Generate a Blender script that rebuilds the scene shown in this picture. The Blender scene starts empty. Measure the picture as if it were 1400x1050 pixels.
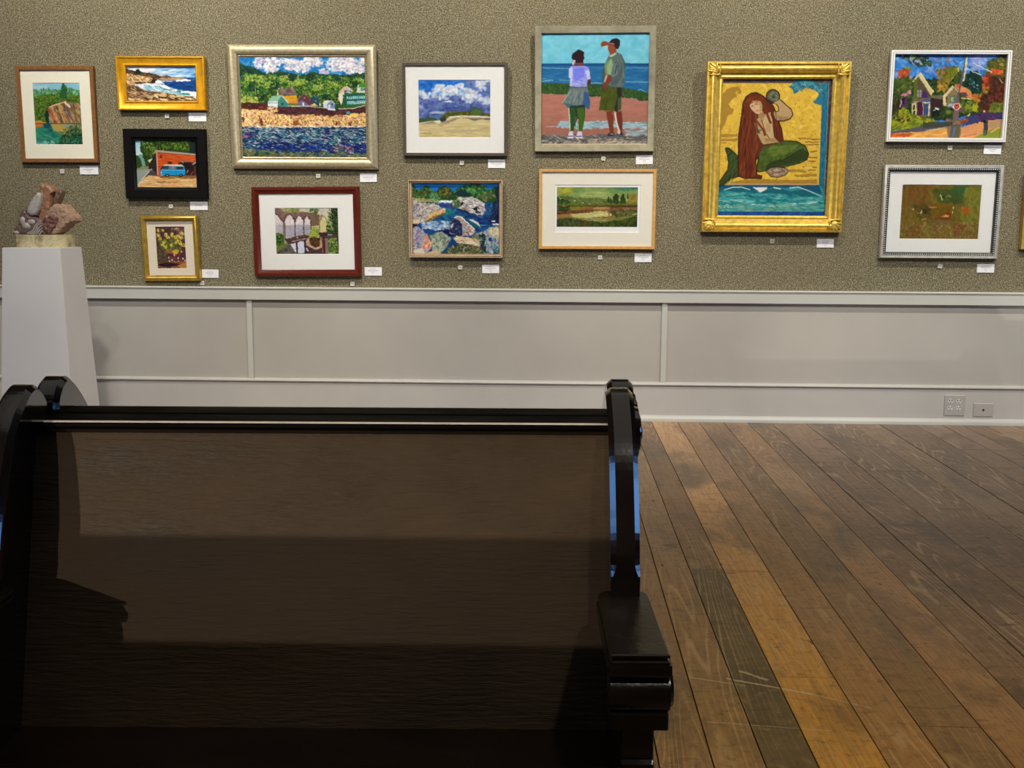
import bpy, bmesh, math, random
import numpy as np
from mathutils import Vector, Matrix
R=math.radians
random.seed(7)
SC=bpy.context.scene; COL=SC.collection

# brightness and lamps
EXPO=0.4
TRACKY,TRACKZ,TRACKT,TRACKS,TRACKA=4.5,3.4,2.1,.02,92
TRACK=[(-2.5,165),(-1.0,130),(.45,130),(1.9,130),(3.4,125)]
ADDED_SPOTS=[(-3.1,-5.,1.52,(-.32,1.4,.64),400,.012,8.6),(-5.0,-5.,1.19,(-.33,1.4,.64),1050,.012,7.6),(2.3,1.7,3.5,(1.6,3.2,0),150,.06,90),(-1.2,1.9,3.5,(-2.5,6.1,.0),150,.08,46),(-1.2,1.9,3.5,(-1.2,6.1,.0),105,.08,46),(0.,2.0,3.5,(0.,6.1,.0),150,.08,46),(1.5,2.0,3.5,(1.5,6.1,.0),140,.08,46),(3.1,2.0,3.5,(3.1,6.1,.0),140,.08,46),(-1.3,1.5,3.5,(-2.4,5.,.6),90,.05,26),(1.2,3.9,3.5,(-2.4,5.1,.7),150,.05,22),(.9,-.9,3.4,(.12,1.15,.6),50,.05,26)]  # added unseen spots: the low pair for the pew, the others as fill
CEIL=14
SKYC=(.18,.42,.95); SKYS=3.6
FLOORUP=1.3
# ================================================================ camera, light, exposure
cam_d=bpy.data.cameras.new('camera'); cam=bpy.data.objects.new('camera',cam_d); COL.objects.link(cam)
cam_d.sensor_width=36; cam_d.lens=1500/1400*36; cam_d.clip_start=.02
PITCH=math.atan(220/1500); YAW=math.atan(58/1500*math.cos(PITCH)); ROLL=R(.30)
fw=Vector((-math.sin(YAW)*math.cos(PITCH),math.cos(YAW)*math.cos(PITCH),-math.sin(PITCH)))
rt=Vector((math.cos(YAW),math.sin(YAW),0)); up=rt.cross(fw)
r2=rt*math.cos(ROLL)+up*math.sin(ROLL); u2=up*math.cos(ROLL)-rt*math.sin(ROLL)
cam.matrix_world=Matrix(((r2.x,u2.x,-fw.x,0),(r2.y,u2.y,-fw.y,0),(r2.z,u2.z,-fw.z,1.10),(0,0,0,1)))
SC.camera=cam
SC.view_settings.view_transform='Standard'; SC.view_settings.look='None'; SC.view_settings.gamma=1; SC.view_settings.use_curve_mapping=False
SC.view_settings.exposure=EXPO
wd=bpy.data.worlds.new('world'); SC.world=wd; wd.use_nodes=True
wd.node_tree.nodes['Background'].inputs[0].default_value=(.35,.45,.6,1); wd.node_tree.nodes['Background'].inputs[1].default_value=.3

def lamp(kind,name,loc,target,power,color,size=.1,spot=70,blend=.6,sy=None):
    d=bpy.data.lights.new(name,kind); d.energy=power; d.color=color
    if kind=='SPOT': d.spot_size=R(spot); d.spot_blend=blend; d.shadow_soft_size=size
    if kind=='AREA':
        d.shape='RECTANGLE' if sy else 'SQUARE'; d.size=size
        if sy: d.size_y=sy
    o=bpy.data.objects.new(name,d); COL.objects.link(o); o.location=loc
    v=Vector(target)-Vector(loc); o.rotation_euler=v.to_track_quat('-Z','Y').to_euler(); return o
WARM=(1,.935,.83)
# the track of wall washing lamps in front of the picture wall
for x,p in TRACK: lamp('SPOT','track_lamp_light',(x,TRACKY,TRACKZ),(x,6.14,TRACKT),p,WARM,TRACKS,TRACKA,1.)
# unseen spots added to light pew, floor, wainscot and pedestal
for x,y,z,t,p,s,a in ADDED_SPOTS: lamp('SPOT','added_spot_light',(x,y,z),t,p,WARM,s,a,.7)
lamp('AREA','ceiling_fill_light',(0,1.2,3.55),(0,1.2,0),CEIL,(1,.94,.84),4.,sy=5.)  # soft fill added below the ceiling, no fixture behind it
# ---------------------------------------------------------------- the painter: brushes that fill a picture with flat colour
class Paint:
    """A picture painted stroke by stroke. Coordinates are those of a sketch whose corners are `quad` (TL,TR,BR,BL)."""
    def __init__(s, quad, w, h, seed=1, base=(128,128,128)):
        s.W, s.H = w*2, h*2
        s.rng = np.random.default_rng(seed)
        A=[];b=[]
        for (X,Y),(u,v) in zip(quad,((0,0),(1,0),(1,1),(0,1))):
            A.append([X,Y,1,0,0,0,-u*X,-u*Y]);b.append(u)
            A.append([0,0,0,X,Y,1,-v*X,-v*Y]);b.append(v)
        s.h=np.append(np.linalg.solve(np.array(A,float),np.array(b,float)),1).reshape(3,3)
        q=np.array(quad,float)
        s.sx=s.W/((q[1,0]-q[0,0]+q[2,0]-q[3,0])/2)
        s.a=np.zeros((s.H,s.W,3),np.float32); s.a[:]=np.array(base)/255.
        s.yy,s.xx=np.mgrid[0:s.H,0:s.W].astype(np.float32); s.xx+=.5; s.yy+=.5
        s.n1=s.noise(14); s.n2=s.noise(14)
        s.f1=s.noise(45); s.f2=s.noise(45)
    def noise(s,cells,ar=1.,oct=1):
        out=np.zeros((s.H,s.W),np.float32);amp=1.;tot=0
        for o in range(oct):
            cx=max(1,int(cells*2**o)); cy=max(1,int(cells*2**o*s.H/s.W*ar))
            g=s.rng.random((cy+2,cx+2)).astype(np.float32)
            x=np.linspace(0,cx,s.W,endpoint=False);y=np.linspace(0,cy,s.H,endpoint=False)
            xi=x.astype(int);yi=y.astype(int);fx=x-xi;fy=y-yi
            fx=fx*fx*(3-2*fx);fy=(fy*fy*(3-2*fy))[:,None]
            a=g[yi][:,xi];b=g[yi][:,xi+1];c=g[yi+1][:,xi];d=g[yi+1][:,xi+1]
            out+=amp*((a*(1-fx)+b*fx)*(1-fy)+(c*(1-fx)+d*fx)*fy);tot+=amp;amp*=.55
        return out/tot-.5
    def m(s,pts):
        p=np.array(pts,float).reshape(-1,2); q=np.c_[p,np.ones(len(p))]@s.h.T
        return np.c_[q[:,0]/q[:,2]*s.W, q[:,1]/q[:,2]*s.H]
    def mask(s,pts,jag=0,fine=0):
        p=s.m(pts); x=s.xx+s.n1*jag*s.sx+s.f1*fine*s.sx; y=s.yy+s.n2*jag*s.sx+s.f2*fine*s.sx
        pad=int((abs(jag)+abs(fine))*s.sx)+2
        x0,x1=max(0,int(p[:,0].min())-pad),min(s.W,int(p[:,0].max())+pad+1)
        y0,y1=max(0,int(p[:,1].min())-pad),min(s.H,int(p[:,1].max())+pad+1)
        full=np.zeros((s.H,s.W),bool)
        if x1<=x0 or y1<=y0: return full
        X=x[y0:y1,x0:x1];Y=y[y0:y1,x0:x1];ins=np.zeros(X.shape,bool)
        for (ax,ay),(bx,by) in zip(p,np.roll(p,-1,0)):
            if ay==by: continue
            c=((ay>Y)!=(by>Y))&(X<(bx-ax)*(Y-ay)/(by-ay)+ax); ins^=c
        full[y0:y1,x0:x1]=ins
        return full
    def poly(s,pts,col,jag=0,fine=0,al=1.,var=0.,grad=None):
        k=s.mask(pts,jag,fine); c=np.array(col,np.float32)/255.
        if grad is not None:
            c2=np.array(grad,np.float32)/255.; ys=s.yy[k]
            if len(ys)==0: return k
            t=((ys-ys.min())/(ys.max()-ys.min()+1e-6))[:,None]; c=c*(1-t)+c2*t
        v=1+var*2*s.f1[k][:,None]+var*2*s.n1[k][:,None] if var else 1.
        s.a[k]=s.a[k]*(1-al)+c*v*al
        return k
    def ell(s,x,y,rx,ry,col,rot=0,n=20,**kw):
        t=np.linspace(0,2*math.pi,n,endpoint=False);r=math.radians(rot)
        px=rx*np.cos(t);py=ry*np.sin(t)
        return s.poly(np.c_[x+px*math.cos(r)-py*math.sin(r),y+px*math.sin(r)+py*math.cos(r)],col,**kw)
    def line(s,pts,w,col,al=1.,fine=0,w2=None):
        p=np.array(pts,float)
        if w2 is None: w2=w
        L=[];R_=[]
        for i in range(len(p)):
            d=p[min(i+1,len(p)-1)]-p[max(i-1,0)];d=d/(np.hypot(*d)+1e-9);nn=np.array([-d[1],d[0]])
            ww=(w+(w2-w)*i/(len(p)-1))/2
            L.append(p[i]+nn*ww);R_.append(p[i]-nn*ww)
        for i in range(len(p)-1):
            s.poly([L[i],L[i+1],R_[i+1],R_[i]],col,al=al,fine=fine)
    def dabs(s,pts,cols,n,L,Wd,ang=0,av=180,al=.85,jit=12,k=None,jag=0):
        """n brush dabs of length L, width Wd at angle ang+-av whose centres lie in the polygon"""
        if k is None: k=s.mask(pts,jag)
        idx=np.flatnonzero(k)
        if len(idx)==0: return
        pick=s.rng.choice(idx,n)
        cols=np.array(cols,np.float32)
        for q in pick:
            cy,cx=divmod(int(q),s.W)
            l=L*s.sx*(.5+s.rng.random())/2; w=max(.6,Wd*s.sx*(.5+s.rng.random())/2)
            a=math.radians(ang+(s.rng.random()*2-1)*av);ca,sa=math.cos(a),math.sin(a)
            r=int(max(l,w))+2
            x0,x1=max(0,cx-r),min(s.W,cx+r+1);y0,y1=max(0,cy-r),min(s.H,cy+r+1)
            X=s.xx[y0:y1,x0:x1]-cx-.5;Y=s.yy[y0:y1,x0:x1]-cy-.5
            u=(X*ca+Y*sa)/l;v=(-X*sa+Y*ca)/w
            e=np.clip((1-(u*u+v*v))*2.,0,1)[...,None]*al
            c=(cols[s.rng.integers(len(cols))]+s.rng.normal(0,jit)+s.rng.normal(0,jit*.35,3))/255.
            s.a[y0:y1,x0:x1]=s.a[y0:y1,x0:x1]*(1-e)+c.astype(np.float32)*e
    def cloud(s,pts,col,cells=6,thr=.05,ar=1.6,soft=8,al=1.,oct=4):
        k=s.mask(pts); nz=s.noise(cells,ar,oct); e=np.clip((nz-thr)*soft,0,1)*k*al
        s.a=s.a*(1-e[...,None])+np.array(col,np.float32)/255.*e[...,None]
    def wash(s,amt=.05,cells=30,oct=2):
        s.a*=1+s.noise(cells,1,oct)[...,None]*2*amt
    def smear(s,amp=1.6,cells=60):
        dx=s.noise(cells)*amp*2;dy=s.noise(cells)*amp*2
        X=np.clip(s.xx+dx*2-.5,0,s.W-1).astype(int);Y=np.clip(s.yy+dy*2-.5,0,s.H-1).astype(int)
        s.a=s.a[Y,X]; return s
    def out(s):
        a=np.clip(s.a,0,1)
        a=(a[0::2,0::2]+a[1::2,0::2]+a[0::2,1::2]+a[1::2,1::2])/4
        return a   # sRGB 0..1, row 0 at the top
# ---------------------------------------------------------------- the pictures
def pic_quarry():
    Q=[(178,192),(655,192),(690,822),(212,822)]
    P=Paint(Q,88,115,11,(150,205,225)); A=[(150,150),(720,150),(720,860),(150,860)]
    P.cloud(A,(195,225,235),5,.0,2,5,.7)
    P.poly([(170,250),(215,270),(240,300),(285,250),(330,270),(345,240),(380,280),(430,265),(465,280),(490,195),(515,240),(560,240),(600,260),(660,265),(670,400),(340,440),(350,600),(195,600)],(85,150,95),fine=26)
    P.dabs([(175,265),(660,265),(660,400),(175,400)],[(70,140,90),(120,175,110),(60,120,60),(150,200,170)],420,26,14,90,60)
    P.poly([(180,340),(260,320),(400,310),(480,300),(560,320),(660,330),(665,400),(500,390),(340,440),(350,600),(200,590)],(70,110,30),fine=20)
    P.dabs([(180,340),(480,300),(660,330),(665,390),(500,380),(340,430),(350,590),(200,590)],[(60,95,20),(110,140,40),(85,125,35),(40,75,25),(130,155,60)],900,20,12,90,90,jit=10)
    P.poly([(475,210),(490,192),(510,215),(530,260),(520,300),(530,350),(450,350),(470,270)],(45,100,60),fine=18)
    P.poly([(340,420),(400,405),(480,385),(520,380),(540,395),(480,400),(345,440),(345,520),(352,600),(325,600),(300,520)],(30,50,30),fine=10)
    P.poly([(338,438),(400,410),(470,392),(520,382),(560,395),(668,400),(680,605),(362,605),(345,500)],(175,140,90))
    for a,b,c in [((345,450),(415,600),(190,95,60)),((375,430),(450,600),(225,170,120)),((400,420),(480,600),(95,85,45)),((440,405),(520,600),(205,165,95)),((480,395),(560,590),(90,75,60)),((520,390),(580,590),(120,100,120)),((555,400),(600,600),(150,125,80)),((590,400),(620,600),(120,110,65)),((630,402),(650,600),(165,150,105)),((655,402),(672,600),(110,85,60))]:
        P.line([a,b],30,c,fine=16,al=.85)
    P.dabs([(345,445),(520,385),(668,402),(678,600),(365,600)],[(225,190,140),(80,60,40),(205,110,80),(120,100,110),(180,160,100)],260,50,7,68,12,.7)
    P.line([(500,385),(560,440)],16,(245,225,200)); P.line([(350,435),(480,392),(520,382)],9,(245,215,170))
    P.poly([(190,602),(700,602),(700,830),(190,830)],(60,150,125)); P.cloud(A,(60,150,125),1,9)
    P.poly([(207,580),(250,572),(310,590),(355,602),(207,606)],(215,150,70),fine=8); P.poly([(207,606),(285,606),(275,640),(212,640)],(200,130,60),fine=8)
    P.poly([(365,606),(560,606),(545,700),(520,740),(420,720),(385,660)],(190,165,90),fine=14); P.poly([(480,606),(680,606),(685,700),(540,690)],(150,165,140),fine=16)
    P.poly([(290,606),(355,606),(390,690),(400,740),(300,660)],(15,85,100),fine=14)
    P.dabs([(215,650),(380,650),(520,740),(420,815),(215,815)],[(40,130,105),(80,170,140),(25,110,95)],160,70,14,5,15,.5)
    P.dabs([(215,780),(400,780),(400,822),(215,822)],[(150,205,210)],40,30,14,0,40,.6)
    P.dabs([(520,690),(600,640),(692,680),(692,822),(400,822),(430,790)],[(20,60,35),(35,85,45),(80,130,70),(15,45,35)],420,22,11,40,90,.9)
    P.dabs([(450,690),(560,620),(690,600),(690,700),(500,700)],[(60,85,35),(120,120,50)],110,24,9,40,90,.9)
    P.line([(205,602),(682,603)],6,(60,45,30)); return P
def pic_surf():
    Q=[(150,205),(1190,210),(1215,735),(178,730)]
    P=Paint(Q,125,66,12,(70,150,225))
    P.poly([(150,200),(1200,200),(1200,300),(150,300)],(60,145,225),grad=(150,205,245))
    P.dabs([(150,205),(1190,205),(1190,385),(700,385),(150,260)],[(235,245,250),(200,225,245),(70,150,225),(250,250,250)],160,230,26,-10,12,.5)
    P.dabs([(150,205),(640,205),(500,300),(300,270)],[(250,250,252)],50,150,30,-15,15,.6)
    P.poly([(600,380),(1195,385),(1215,735),(600,735)],(10,70,140))
    P.dabs([(640,400),(1195,395),(1205,580),(900,560),(660,470)],[(5,55,125),(15,90,165),(0,45,110),(30,110,180)],200,120,12,2,6,.7)
    P.poly([(420,310),(560,330),(740,365),(770,345),(830,375),(1010,385),(1030,400),(900,425),(640,415)],(170,140,90),fine=14)
    P.poly([(600,385),(760,350),(850,378),(830,390),(620,400)],(110,90,50),fine=10); P.dabs([(660,385),(1000,390),(960,420),(660,410)],[(215,190,165),(190,150,130)],60,50,8,3,5)
    P.poly([(900,420),(1040,400),(1120,420),(1100,435),(900,440)],(240,245,250),fine=10); P.poly([(600,410),(680,425),(980,432),(640,442)],(235,240,245),fine=8)
    P.poly([(150,245),(240,275),(400,300),(560,320),(700,375),(560,400),(150,350)],(70,40,25),fine=16)
    P.dabs([(150,260),(400,300),(700,380),(520,380),(160,330)],[(110,65,40),(60,45,20),(140,100,60),(90,90,40)],150,44,14,15,30)
    P.ell(330,300,44,46,(25,45,30),fine=22)
    P.poly([(155,320),(400,360),(500,370),(610,410),(640,460),(330,462),(330,490),(170,560)],(225,190,130),fine=14)
    P.dabs([(165,330),(480,370),(560,400),(500,450),(180,540)],[(240,215,160),(160,110,70),(225,185,130),(120,80,50),(245,225,185)],330,46,15,15,40)
    P.poly([(520,440),(560,395),(610,410),(640,460),(560,462)],(50,30,20),fine=12); P.dabs([(300,450),(540,440),(540,465),(300,468)],[(60,30,20)],40,60,10,0,10)
    P.poly([(300,480),(560,465),(700,480),(800,530),(1200,610),(1205,660),(1000,650),(780,610),(420,580)],(235,240,242),fine=18)
    P.poly([(560,500),(700,500),(790,540),(1100,590),(1110,640),(960,630),(820,590),(640,540)],(40,150,160),fine=16)
    P.poly([(600,430),(660,430),(740,470),(600,470)],(245,247,250),fine=14)
    P.poly([(670,490),(720,480),(800,520),(850,545),(780,550),(680,530)],(245,248,250),fine=14); P.poly([(830,570),(900,545),(930,560),(860,600)],(245,248,250),fine=14)
    P.poly([(970,580),(1100,580),(1200,590),(1210,665),(1120,650),(1100,610),(980,605)],(245,248,250),fine=14)
    P.dabs([(400,490),(620,500),(1000,620),(780,600),(430,560)],[(60,160,190),(250,250,250),(140,200,215)],160,70,12,14,12,.7)
    P.poly([(170,470),(330,520),(450,570),(700,600),(850,620),(1210,670),(1215,740),(175,735)],(120,85,55),fine=12)
    P.dabs([(175,480),(330,525),(470,585),(470,690),(175,700)],[(165,125,85),(90,60,40),(200,165,120),(70,45,30),(215,190,150)],330,60,13,12,25)
    for x,y,a,b,c in [(505,670,70,34,(185,165,120)),(620,650,50,40,(235,210,160)),(710,640,60,36,(225,185,140)),(240,700,60,22,(235,220,165)),(370,715,60,22,(230,210,150)),(720,705,60,26,(235,215,165)),(840,665,60,30,(215,195,145)),(560,725,70,20,(235,215,150)),(990,700,80,26,(175,150,110)),(960,655,70,22,(225,205,160)),(1100,700,70,24,(235,220,180)),(1180,675,40,14,(230,215,180))]:
        P.ell(x+8,y+10,a,b,(50,32,24),rot=8,fine=16); P.ell(x,y-4,a*.92,b*.85,c,rot=8,fine=16)
    P.poly([(640,650),(760,670),(740,690),(670,680),(650,700),(630,690)],(40,25,20),fine=8)
    P.dabs([(480,600),(1210,660),(1215,735),(180,735),(180,690)],[(245,225,170),(90,60,40),(210,180,130),(60,45,35)],190,44,9,5,30); return P
def pic_van():
    Q=[(175,195),(1028,208),(1058,865),(218,858)]
    P=Paint(Q,110,86,13,(50,70,20))
    P.poly([(170,190),(280,190),(290,400),(260,450),(190,410)],(150,200,225),grad=(215,230,230)); P.poly([(230,400),(320,400),(330,560),(250,560)],(110,165,155),fine=16)
    P.poly([(255,190),(1035,190),(1035,420),(480,350),(400,480),(380,560),(330,520),(290,420),(262,340)],(48,72,14),fine=22)
    P.dabs([(265,200),(950,205),(950,340),(480,340),(350,520),(300,420)],[(70,105,15),(40,60,10),(100,135,25),(25,40,10),(120,150,50)],700,34,18,90,90)
    P.poly([(960,200),(1040,200),(1040,420),(940,380)],(28,38,38),fine=20); P.dabs([(270,210),(480,230),(460,340),(300,330)],[(210,220,200)],10,18,10)
    P.poly([(190,400),(240,420),(280,500),(290,590),(205,600)],(50,75,30),fine=18)
    P.poly([(205,600),(300,560),(420,570),(440,640),(215,640)],(140,140,95),fine=14)
    P.poly([(480,370),(1040,410),(1045,700),(500,705)],(205,85,25)); P.dabs([(500,380),(1035,430),(1035,560),(520,580)],[(225,105,35),(190,70,20),(160,60,20),(235,120,50)],180,110,9,4,5,.6)
    P.poly([(475,370),(500,375),(515,705),(500,705),(370,640),(380,560),(430,450)],(50,35,28)); P.line([(490,372),(508,700)],14,(205,170,150))
    P.poly([(415,415),(480,340),(1035,398),(1035,425),(490,368)],(175,160,140)); P.line([(500,378),(1032,425)],8,(120,60,30)); P.poly([(370,480),(430,455),(395,520)],(220,215,190),fine=8)
    P.poly([(530,410),(560,405),(570,460),(530,455)],(110,50,25)); P.poly([(640,500),(710,500),(710,540),(640,540)],(150,60,30)); P.poly([(655,508),(698,508),(698,536),(655,536)],(50,25,20))
    P.poly([(780,520),(860,500),(1040,510),(1045,705),(880,705)],(50,18,16),fine=12); P.poly([(790,515),(870,485),(1040,505),(1030,525),(930,510)],(150,105,90),fine=8)
    for a,b,c in [((850,510),(890,550),(215,190,160)),((985,545),(1040,515),(220,200,180)),((930,620),(910,660),(190,170,110)),((960,690),(1000,640),(150,100,70)),((1020,570),(1025,700),(120,70,60))]: P.line([a,b],10,c)
    P.poly([(860,520),(940,510),(1000,600),(900,600)],(35,12,15),fine=12)
    P.poly([(205,620),(440,600),(350,690),(230,835),(215,840)],(150,160,155)); P.poly([(360,680),(400,625),(450,620),(520,705)],(85,70,65))
    P.poly([(380,690),(520,705),(1048,700),(1060,868),(215,862),(290,760)],(225,180,120))
    P.dabs([(330,720),(1050,715),(1058,860),(230,860)],[(240,205,150),(205,155,100),(245,220,170),(180,130,80)],230,100,12,0,8,.6); P.dabs([(500,765),(800,770),(800,795),(500,795)],[(130,85,45)],30,50,8,0,8,.7)
    P.poly([(520,700),(900,690),(1048,700),(1048,735),(560,735)],(120,80,45),fine=14,al=.8); P.dabs([(570,715),(900,715),(900,745),(570,745)],[(200,180,60),(150,110,50)],40,50,8,0,8)
    P.line([(390,630),(290,750),(235,830)],9,(230,225,205))
    # the van
    P.poly([(545,600),(580,560),(870,565),(890,600),(890,690),(870,700),(600,700),(545,680)],(20,25,30)); P.poly([(540,640),(560,610),(600,560),(870,568),(888,620),(888,690),(560,692),(545,680)],(25,150,205))
    P.poly([(585,560),(600,542),(840,546),(870,570)],(215,200,165)); P.poly([(590,560),(660,562),(662,608),(572,606)],(55,65,75)); P.poly([(675,570),(752,572),(752,612),(675,612)],(120,105,110)); P.poly([(768,572),(862,576),(862,612),(768,612)],(45,50,60))
    P.poly([(700,575),(735,575),(735,605),(700,605)],(150,135,140)); P.line([(555,620),(885,625)],7,(90,190,225)); P.line([(762,570),(764,690)],4,(15,90,130)); P.ell(640,694,28,24,(20,22,25)); P.ell(640,696,14,12,(150,150,150)); P.ell(830,694,26,22,(25,25,28)); P.ell(828,692,12,8,(160,150,140))
    P.line([(548,690),(590,690)],10,(200,195,185)); P.line([(670,695),(790,695)],6,(15,60,90)); P.ell(560,655,9,11,(210,210,200)); return P
def pic_daffodils():
    Q=[(272,215),(683,213),(722,803),(315,806)]
    P=Paint(Q,62,90,14,(85,55,60)); F=[(272,215),(683,213),(722,803),(315,806)]
    P.dabs(F,[(95,60,65),(70,45,55),(110,75,70),(60,45,50)],150,90,40,30,60,.6)
    P.dabs([(560,240),(690,240),(690,400),(600,380)],[(130,90,80)],40,60,30,0,90,.5)
    P.dabs([(320,400),(640,380),(640,560),(400,600)],[(120,130,40),(160,165,60),(80,95,35),(60,70,40)],320,60,8,80,25,.85)
    for x,y in [(320,270),(380,265),(330,340),(350,380),(430,340),(460,370),(510,330),(530,350),(560,370),(600,350),(640,370),(590,420),(620,440),(570,440),(400,440),(380,470),(500,470),(420,500),(630,470),(680,480),(650,320)]:
        P.dabs([(x-16,y-16),(x+16,y-16),(x+16,y+16),(x-16,y+16)],[(225,205,80),(240,225,120),(205,175,50),(235,215,95)],9,40,14,0,180,.9)
    P.ell(345,272,9,14,(60,35,20)); P.dabs([(500,240),(600,240),(600,270),(500,270)],[(215,195,150),(190,160,120)],10,40,10,-60,20); P.line([(600,310),(640,290),(690,330)],10,(210,185,150))
    P.poly([(310,560),(420,600),(450,700),(320,720)],(85,75,60),fine=20); P.dabs([(310,520),(450,560),(450,700),(320,710)],[(110,90,70),(60,50,50),(140,120,80)],90,30,10)
    P.poly([(440,600),(700,540),(715,690),(450,710)],(90,30,45),fine=26)
    P.dabs([(440,600),(700,540),(715,700),(450,710)],[(120,40,60),(60,20,35),(150,80,80),(80,75,40)],200,28,12)
    for x,y in [(470,648),(545,615),(597,655),(545,705),(515,680),(640,565),(662,660),(600,700),(480,695),(690,690)]: P.ell(x,y,10,13,(245,220,225)); 
    P.ell(562,568,42,30,(225,180,50),fine=14); P.ell(568,570,16,12,(160,100,20)); P.dabs([(520,540),(605,545),(605,595),(525,595)],[(245,215,80)],16,30,10)
    P.dabs([(440,540),(520,530),(520,600),(440,600)],[(190,90,50),(210,120,60)],24,30,9)
    P.poly([(315,720),(480,700),(720,700),(722,806),(315,806)],(150,100,60),fine=14); P.poly([(340,730),(440,710),(600,730),(660,740),(540,760),(440,790),(330,760)],(40,15,40),fine=20)
    P.poly([(600,745),(720,705),(722,790),(620,790)],(200,140,70),fine=18); P.dabs([(320,770),(560,780),(600,806),(320,806)],[(200,150,60),(90,40,30),(160,90,50)],70,36,12,-10,20); return P
def pic_harbour():
    Q=[(22,25),(1265,32),(1283,1020),(60,1005)]
    P=Paint(Q,235,188,15,(40,125,190))
    sky=[(20,20),(1270,25),(1270,210),(20,110)]
    P.dabs([(20,20),(1270,25),(1270,250),(20,250)],[(35,130,205),(70,160,220),(25,110,180),(60,170,205)],700,50,16,20,50)
    def cl(x,y,rx,ry,n): 
        t=[(x-rx,y+ry*.3),(x-rx*.6,y-ry*.7),(x,y-ry),(x+rx*.7,y-ry*.6),(x+rx,y+ry*.2),(x+rx*.5,y+ry),(x-rx*.5,y+ry)]
        P.dabs(t,[(240,236,240),(252,250,248),(215,205,218),(190,190,215),(248,244,238),(160,185,220),(205,195,215),(252,252,250)],int(n*.6),40,18,-20,60,.85,9)
    for c in [(250,75,80,60,170),(360,90,85,65,220),(330,150,70,30,50),(550,100,90,55,170),(640,120,90,55,180),(700,50,60,30,60),(770,70,80,50,150),(1000,90,130,75,330),(1120,110,110,80,300),(1060,60,120,40,140),(1220,150,60,50,110),(1240,60,40,40,50),(860,170,60,22,40),(470,60,40,30,40)]: cl(*c)
    P.dabs([(180,30),(300,40),(280,80),(180,70)],[(150,150,190),(215,200,215)],30,26,12)
    hills=[(20,85),(110,120),(160,130),(240,165),(300,190),(400,170),(520,175),(560,195),(640,205),(720,175),(800,185),(900,215),(990,200),(1100,205),(1180,185),(1270,195),(1275,560),(40,520)]
    P.poly(hills,(45,85,35),fine=24)
    P.dabs([(30,110),(160,140),(300,200),(520,190),(640,215),(800,195),(1000,215),(1270,205),(1270,260),(30,200)],[(15,60,45),(25,80,50),(15,50,50),(60,110,50),(30,70,75)],600,34,14,20,60)
    P.dabs([(30,190),(1270,230),(1270,480),(40,500)],[(60,110,30),(110,150,40),(35,80,30),(145,170,60),(80,130,50),(25,60,30),(170,180,90),(40,110,70)],2400,30,13,60,90,.9,14)
    for x,y in [(230,240),(130,230),(300,300),(470,240),(620,260),(960,300),(800,330),(560,270),(1200,270)]:
        P.dabs([(x-50,y-30),(x+50,y-30),(x+50,y+30),(x-50,y+30)],[(150,180,60),(120,160,50),(180,195,110)],60,22,10)
    for x,y in [(370,310),(880,430),(550,230),(720,230),(1020,420),(240,430),(1180,300),(160,330)]:
        P.dabs([(x-40,y-30),(x+40,y-30),(x+40,y+30),(x-40,y+30)],[(10,45,30),(15,55,50),(30,70,20)],50,24,11)
    P.dabs([(40,400),(200,420),(210,480),(40,470)],[(190,195,90),(150,170,70),(225,220,130)],120,22,10); P.line([(180,290),(186,400)],5,(170,170,110))
    # cliff wall and beach
    P.poly([(45,470),(300,480),(400,515),(720,520),(960,545),(1270,520),(1278,700),(55,700)],(95,45,40),fine=14)
    P.dabs([(45,480),(200,480),(320,510),(320,560),(50,550)],[(80,35,30),(120,70,45),(50,30,35)],160,34,10,8,20)
    P.dabs([(330,510),(720,520),(1000,545),(1270,525),(1275,600),(340,590)],[(75,30,35),(60,35,60),(110,60,45),(90,55,80),(50,30,35)],520,24,12,80,60)
    P.poly([(45,540),(180,545),(260,540),(390,590),(560,605),(680,590),(900,610),(1060,600),(1275,590),(1282,705),(58,712)],(232,195,130),fine=22)
    P.dabs([(50,555),(250,550),(400,600),(900,615),(1275,600),(1280,705),(60,705)],[(245,215,150),(225,180,115),(235,195,160),(250,230,170),(205,150,90),(230,170,140),(240,215,110)],1300,36,16,-15,60,.85)
    P.dabs([(50,560),(1275,610),(1280,710),(60,700)],[(120,50,45),(90,45,40),(150,90,60),(130,70,30)],330,20,7,60,70)
    P.dabs([(300,520),(400,520),(400,570),(310,570)],[(235,200,140)],50,24,12)
    for x,y in [(240,690),(485,715),(790,705),(1125,745),(1110,705),(980,680),(65,640),(240,650)]: P.dabs([(x-12,y-18),(x+12,y-18),(x+12,y+18),(x-12,y+18)],[(110,25,30),(70,20,25)],12,24,9)
    P.dabs([(80,620),(140,610),(150,680),(70,690)],[(250,215,150)],30,30,14); P.poly([(550,660),(600,650),(610,700),(555,705)],(150,95,40),fine=8)
    # water
    P.poly([(58,708),(700,710),(1282,715),(1285,1022),(60,1008)],(20,65,105))
    P.dabs([(58,708),(1282,715),(1285,1022),(60,1008)],[(15,80,110),(10,45,95),(30,110,125),(15,55,80),(25,90,130),(8,30,75),(60,130,140),(40,50,120)],2300,60,14,4,16,.9,10)
    P.dabs([(58,708),(1282,715),(1285,960),(60,960)],[(215,210,215),(190,170,200),(160,190,200),(230,190,185),(220,225,200)],620,36,7,12,30,.85)
    P.dabs([(300,860),(900,880),(1280,900),(1280,985),(60,985)],[(10,25,100),(15,20,85),(25,60,160)],260,60,16,8,25)
    P.dabs([(940,880),(1150,920),(1150,985),(960,960)],[(210,170,170),(50,130,80),(200,120,110),(90,60,120)],110,26,9,30,60)
    P.dabs([(65,930),(1283,985),(1285,1022),(60,1008)],[(110,115,60),(70,110,60),(130,130,85),(30,80,60),(150,140,90)],330,40,14,-10,30)
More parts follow.
